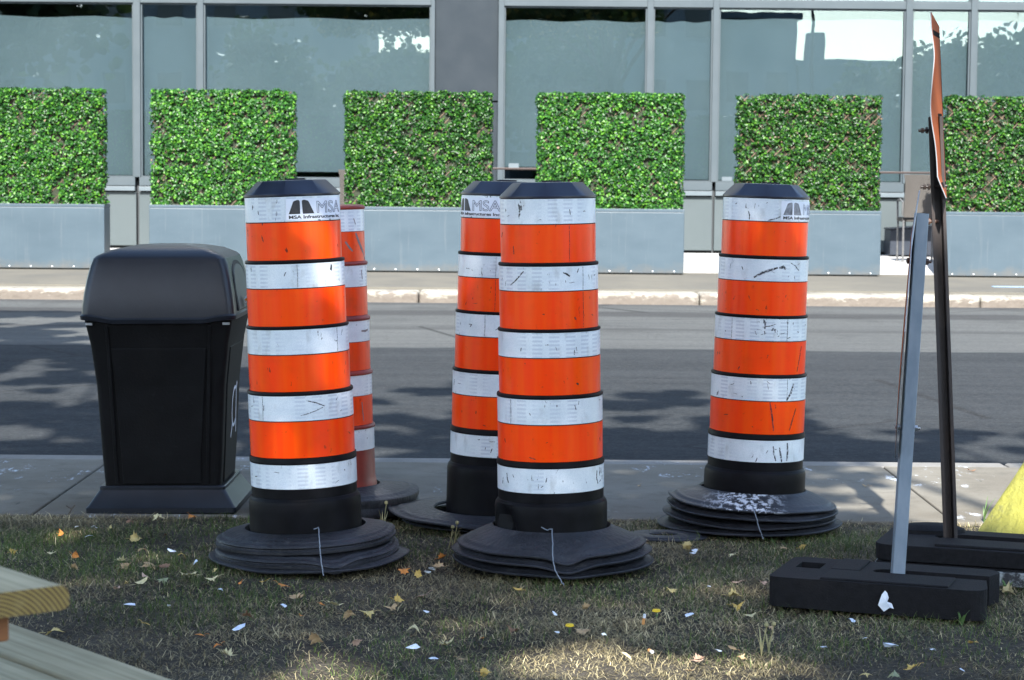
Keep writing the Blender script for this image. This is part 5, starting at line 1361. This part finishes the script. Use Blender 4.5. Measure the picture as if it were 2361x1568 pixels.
for i, (x_, y_, s_, k_) in enumerate(Pp):
    s_ = s_ * .78
    p_ = G(x_, y_, 0); q = random.Random(400 + i); mb = MB()
    ol = [(q.uniform(.6, 1.0) * math.cos(a_) * s_, q.uniform(.3, .6) * math.sin(a_) * s_) for a_ in np.linspace(0, 5.6, 7)]
    if k_ == 3: ol = [(-.004, -.028), (.010, -.018), (.026, -.022), (.028, -.010), (.004, -.006), (.014, .012), (.012, .040), (-.010, .018), (-.020, -.010)]
    vs = [(a_, b_, q.uniform(-.18, .18) * s_) for a_, b_ in ol] + [(0, 0, .15 * s_)]; n = len(ol)
    o_ = n + 1; vs += [(a_, b_, c__ - .0006) for a_, b_, c__ in vs]; fs = [(j, (j + 1) % n, n) for j in range(n)]
    fs += [tuple(reversed([j + o_ for j in f_])) for f_ in fs[:n]] + [(j, j + o_, (j + 1) % n + o_, (j + 1) % n) for j in range(n)]
    mb.add(vs, fs); o = mb.build('paper_scrap', M['paper'] if k_ in (0, 3) else M['paper_blue'])
    o.location = (p_.x, p_.y, hgt(p_.x, p_.y) + .022 + (.03 if k_ == 3 else 0)); o.rotation_euler = (q.uniform(-.4, .7), q.uniform(-.4, .4), q.uniform(0, 6.28)) if k_ != 3 else (R(75), 0, R(8))
    tag(o, None, 'litter', 'white paper scraps on the lawn')
    queue_label(o, ('small' if s_ < .0156 else 'torn' if s_ < .0234 else 'large') + (' white' if k_ in (0, 3) else ' bluish') + ' paper scrap', p_)
flush_labels()
for (x_, y_), up_, lab in ((d5(1912, 292), True, 'cigarette butt standing upright in the sunlit grass before the foremost drum'), (d5(1955, 487), False, 'orange cigarette butt lying flat in the grass before the nearer sign base')):
    p_ = G(x_, y_); t = thing('cigarette_butt', lab, 'cigarette butt', (p_.x, p_.y, .02), (R(75) if not up_ else R(10), R(80) if not up_ else R(8), 0), 'cigarette butts')
    q = MB(); q.tube([(0, 0, 0), (0, 0, .018)], .004, 8); q.build('filter', M['butt'], t)
    q = MB(); q.tube([(0, 0, .0181), (0, 0, .028)], .0039, 8); q.build('paper_end', M['paper'], t)
# weeds
def weed(x_, y_, n_, h_, kind, lab, z=.0):
    p_ = G(x_, y_, z); q = random.Random(int(x_ * 7 + y_)); t = thing('weed', lab, 'weed', (p_.x, p_.y, hgt(p_.x, p_.y)), group='weeds in the lawn')
    mb = MB()
    for k in range(n_):
        a_ = q.uniform(0, 6.28); w_ = .006 if kind == 'leafy' else .0022; hh = h_ * q.uniform(.6, 1); ln = hh * q.uniform(.2, .6)
        d_ = Vector((math.cos(a_), math.sin(a_), 0)); s_ = Vector((-d_.y, d_.x, 0)); rings = []
        for j in range(5):
            u = j / 4; c_ = d_ * ln * u * u + Vector((0, 0, hh * u)); ww = w_ * math.sin(math.pi * (.15 + .8 * u))
            rings.append([c_ - s_ * ww, c_ + s_ * ww, c_ + s_ * ww + d_ * .0006, c_ - s_ * ww + d_ * .0006])
        mb.loft(rings)
    mb.build('leaves', M['weed'] if kind != 'stalk' else M['straw'], t)
    if kind == 'flower':
        f_ = MB(); f_.lathe([(.002, 0), (.012, .004), (.010, .009), (.003, .010)], 12, cap0=True, cap1=True); fo = f_.build('flower_head', M['flower'], t); fo.location = (0, 0, h_)
        f_ = MB(); f_.tube([(0, 0, 0), (0, 0, h_)], .0014, 6); f_.build('stalk', M['weed'], t)
    if kind == 'stalk':
        f_ = MB(); f_.tube([(0, 0, 0), (.006, 0, h_ * .6), (.012, 0, h_)], .0013, 6); f_.build('stalk', M['straw'], t)
        f_ = MB(); f_.lathe([(.001, 0), (.006, .005), (.005, .012), (.001, .014)], 10); fo = f_.build('seed_head', M['straw'], t); fo.location = (.012, 0, h_)
def d4(x_, y_): return ((2380 + x_ * .3473) * .7378, (1600 + y_ * .3473) * .7378)
weed(*d4(175, 800), 9, .10, 'grass', 'tall grass tuft at the left end of the nearer sign base')
weed(*d4(740, 880), 5, .05, 'leafy', 'green leafy weed against the left front of the nearer sign base')
weed(*d4(1315, 915), 3, .04, 'leafy', 'small broad leaf weed under the middle of the nearer sign base')
weed(*d4(1800, 995), 6, .045, 'leafy', 'green leafy weed under the right front of the nearer sign base')
weed(*d5(2010, 185), 4, .02, 'flower', 'yellow dandelion in the grass before the nearer sign base')
weed(*d5(1370, 292), 4, .018, 'flower', 'yellow dandelion beside the sunlit grass patch')
weed(*d6(600, 500), 4, .075, 'stalk', 'dry flower stalk leaning left of the nearer sign base')
weed(*d6(650, 480), 3, .07, 'stalk', 'second dry flower stalk left of the nearer sign base')
weed(1045, 1268, 3, .09, 'stalk', 'dead flower stalk left of the foremost drum')
weed(1035, 1262, 3, .07, 'stalk', 'shorter dead flower stalk left of the foremost drum')
weed(882, 1232, 3, .11, 'stalk', 'dry stalk before the ring of the older drum')
weed(*d4(2000, 90), 7, .10, 'grass', 'dark grass tuft beside the yellow concrete block', 0)
weed(*d4(2200, 720), 6, .05, 'leafy', 'green leafy weed right of the nearer sign base')
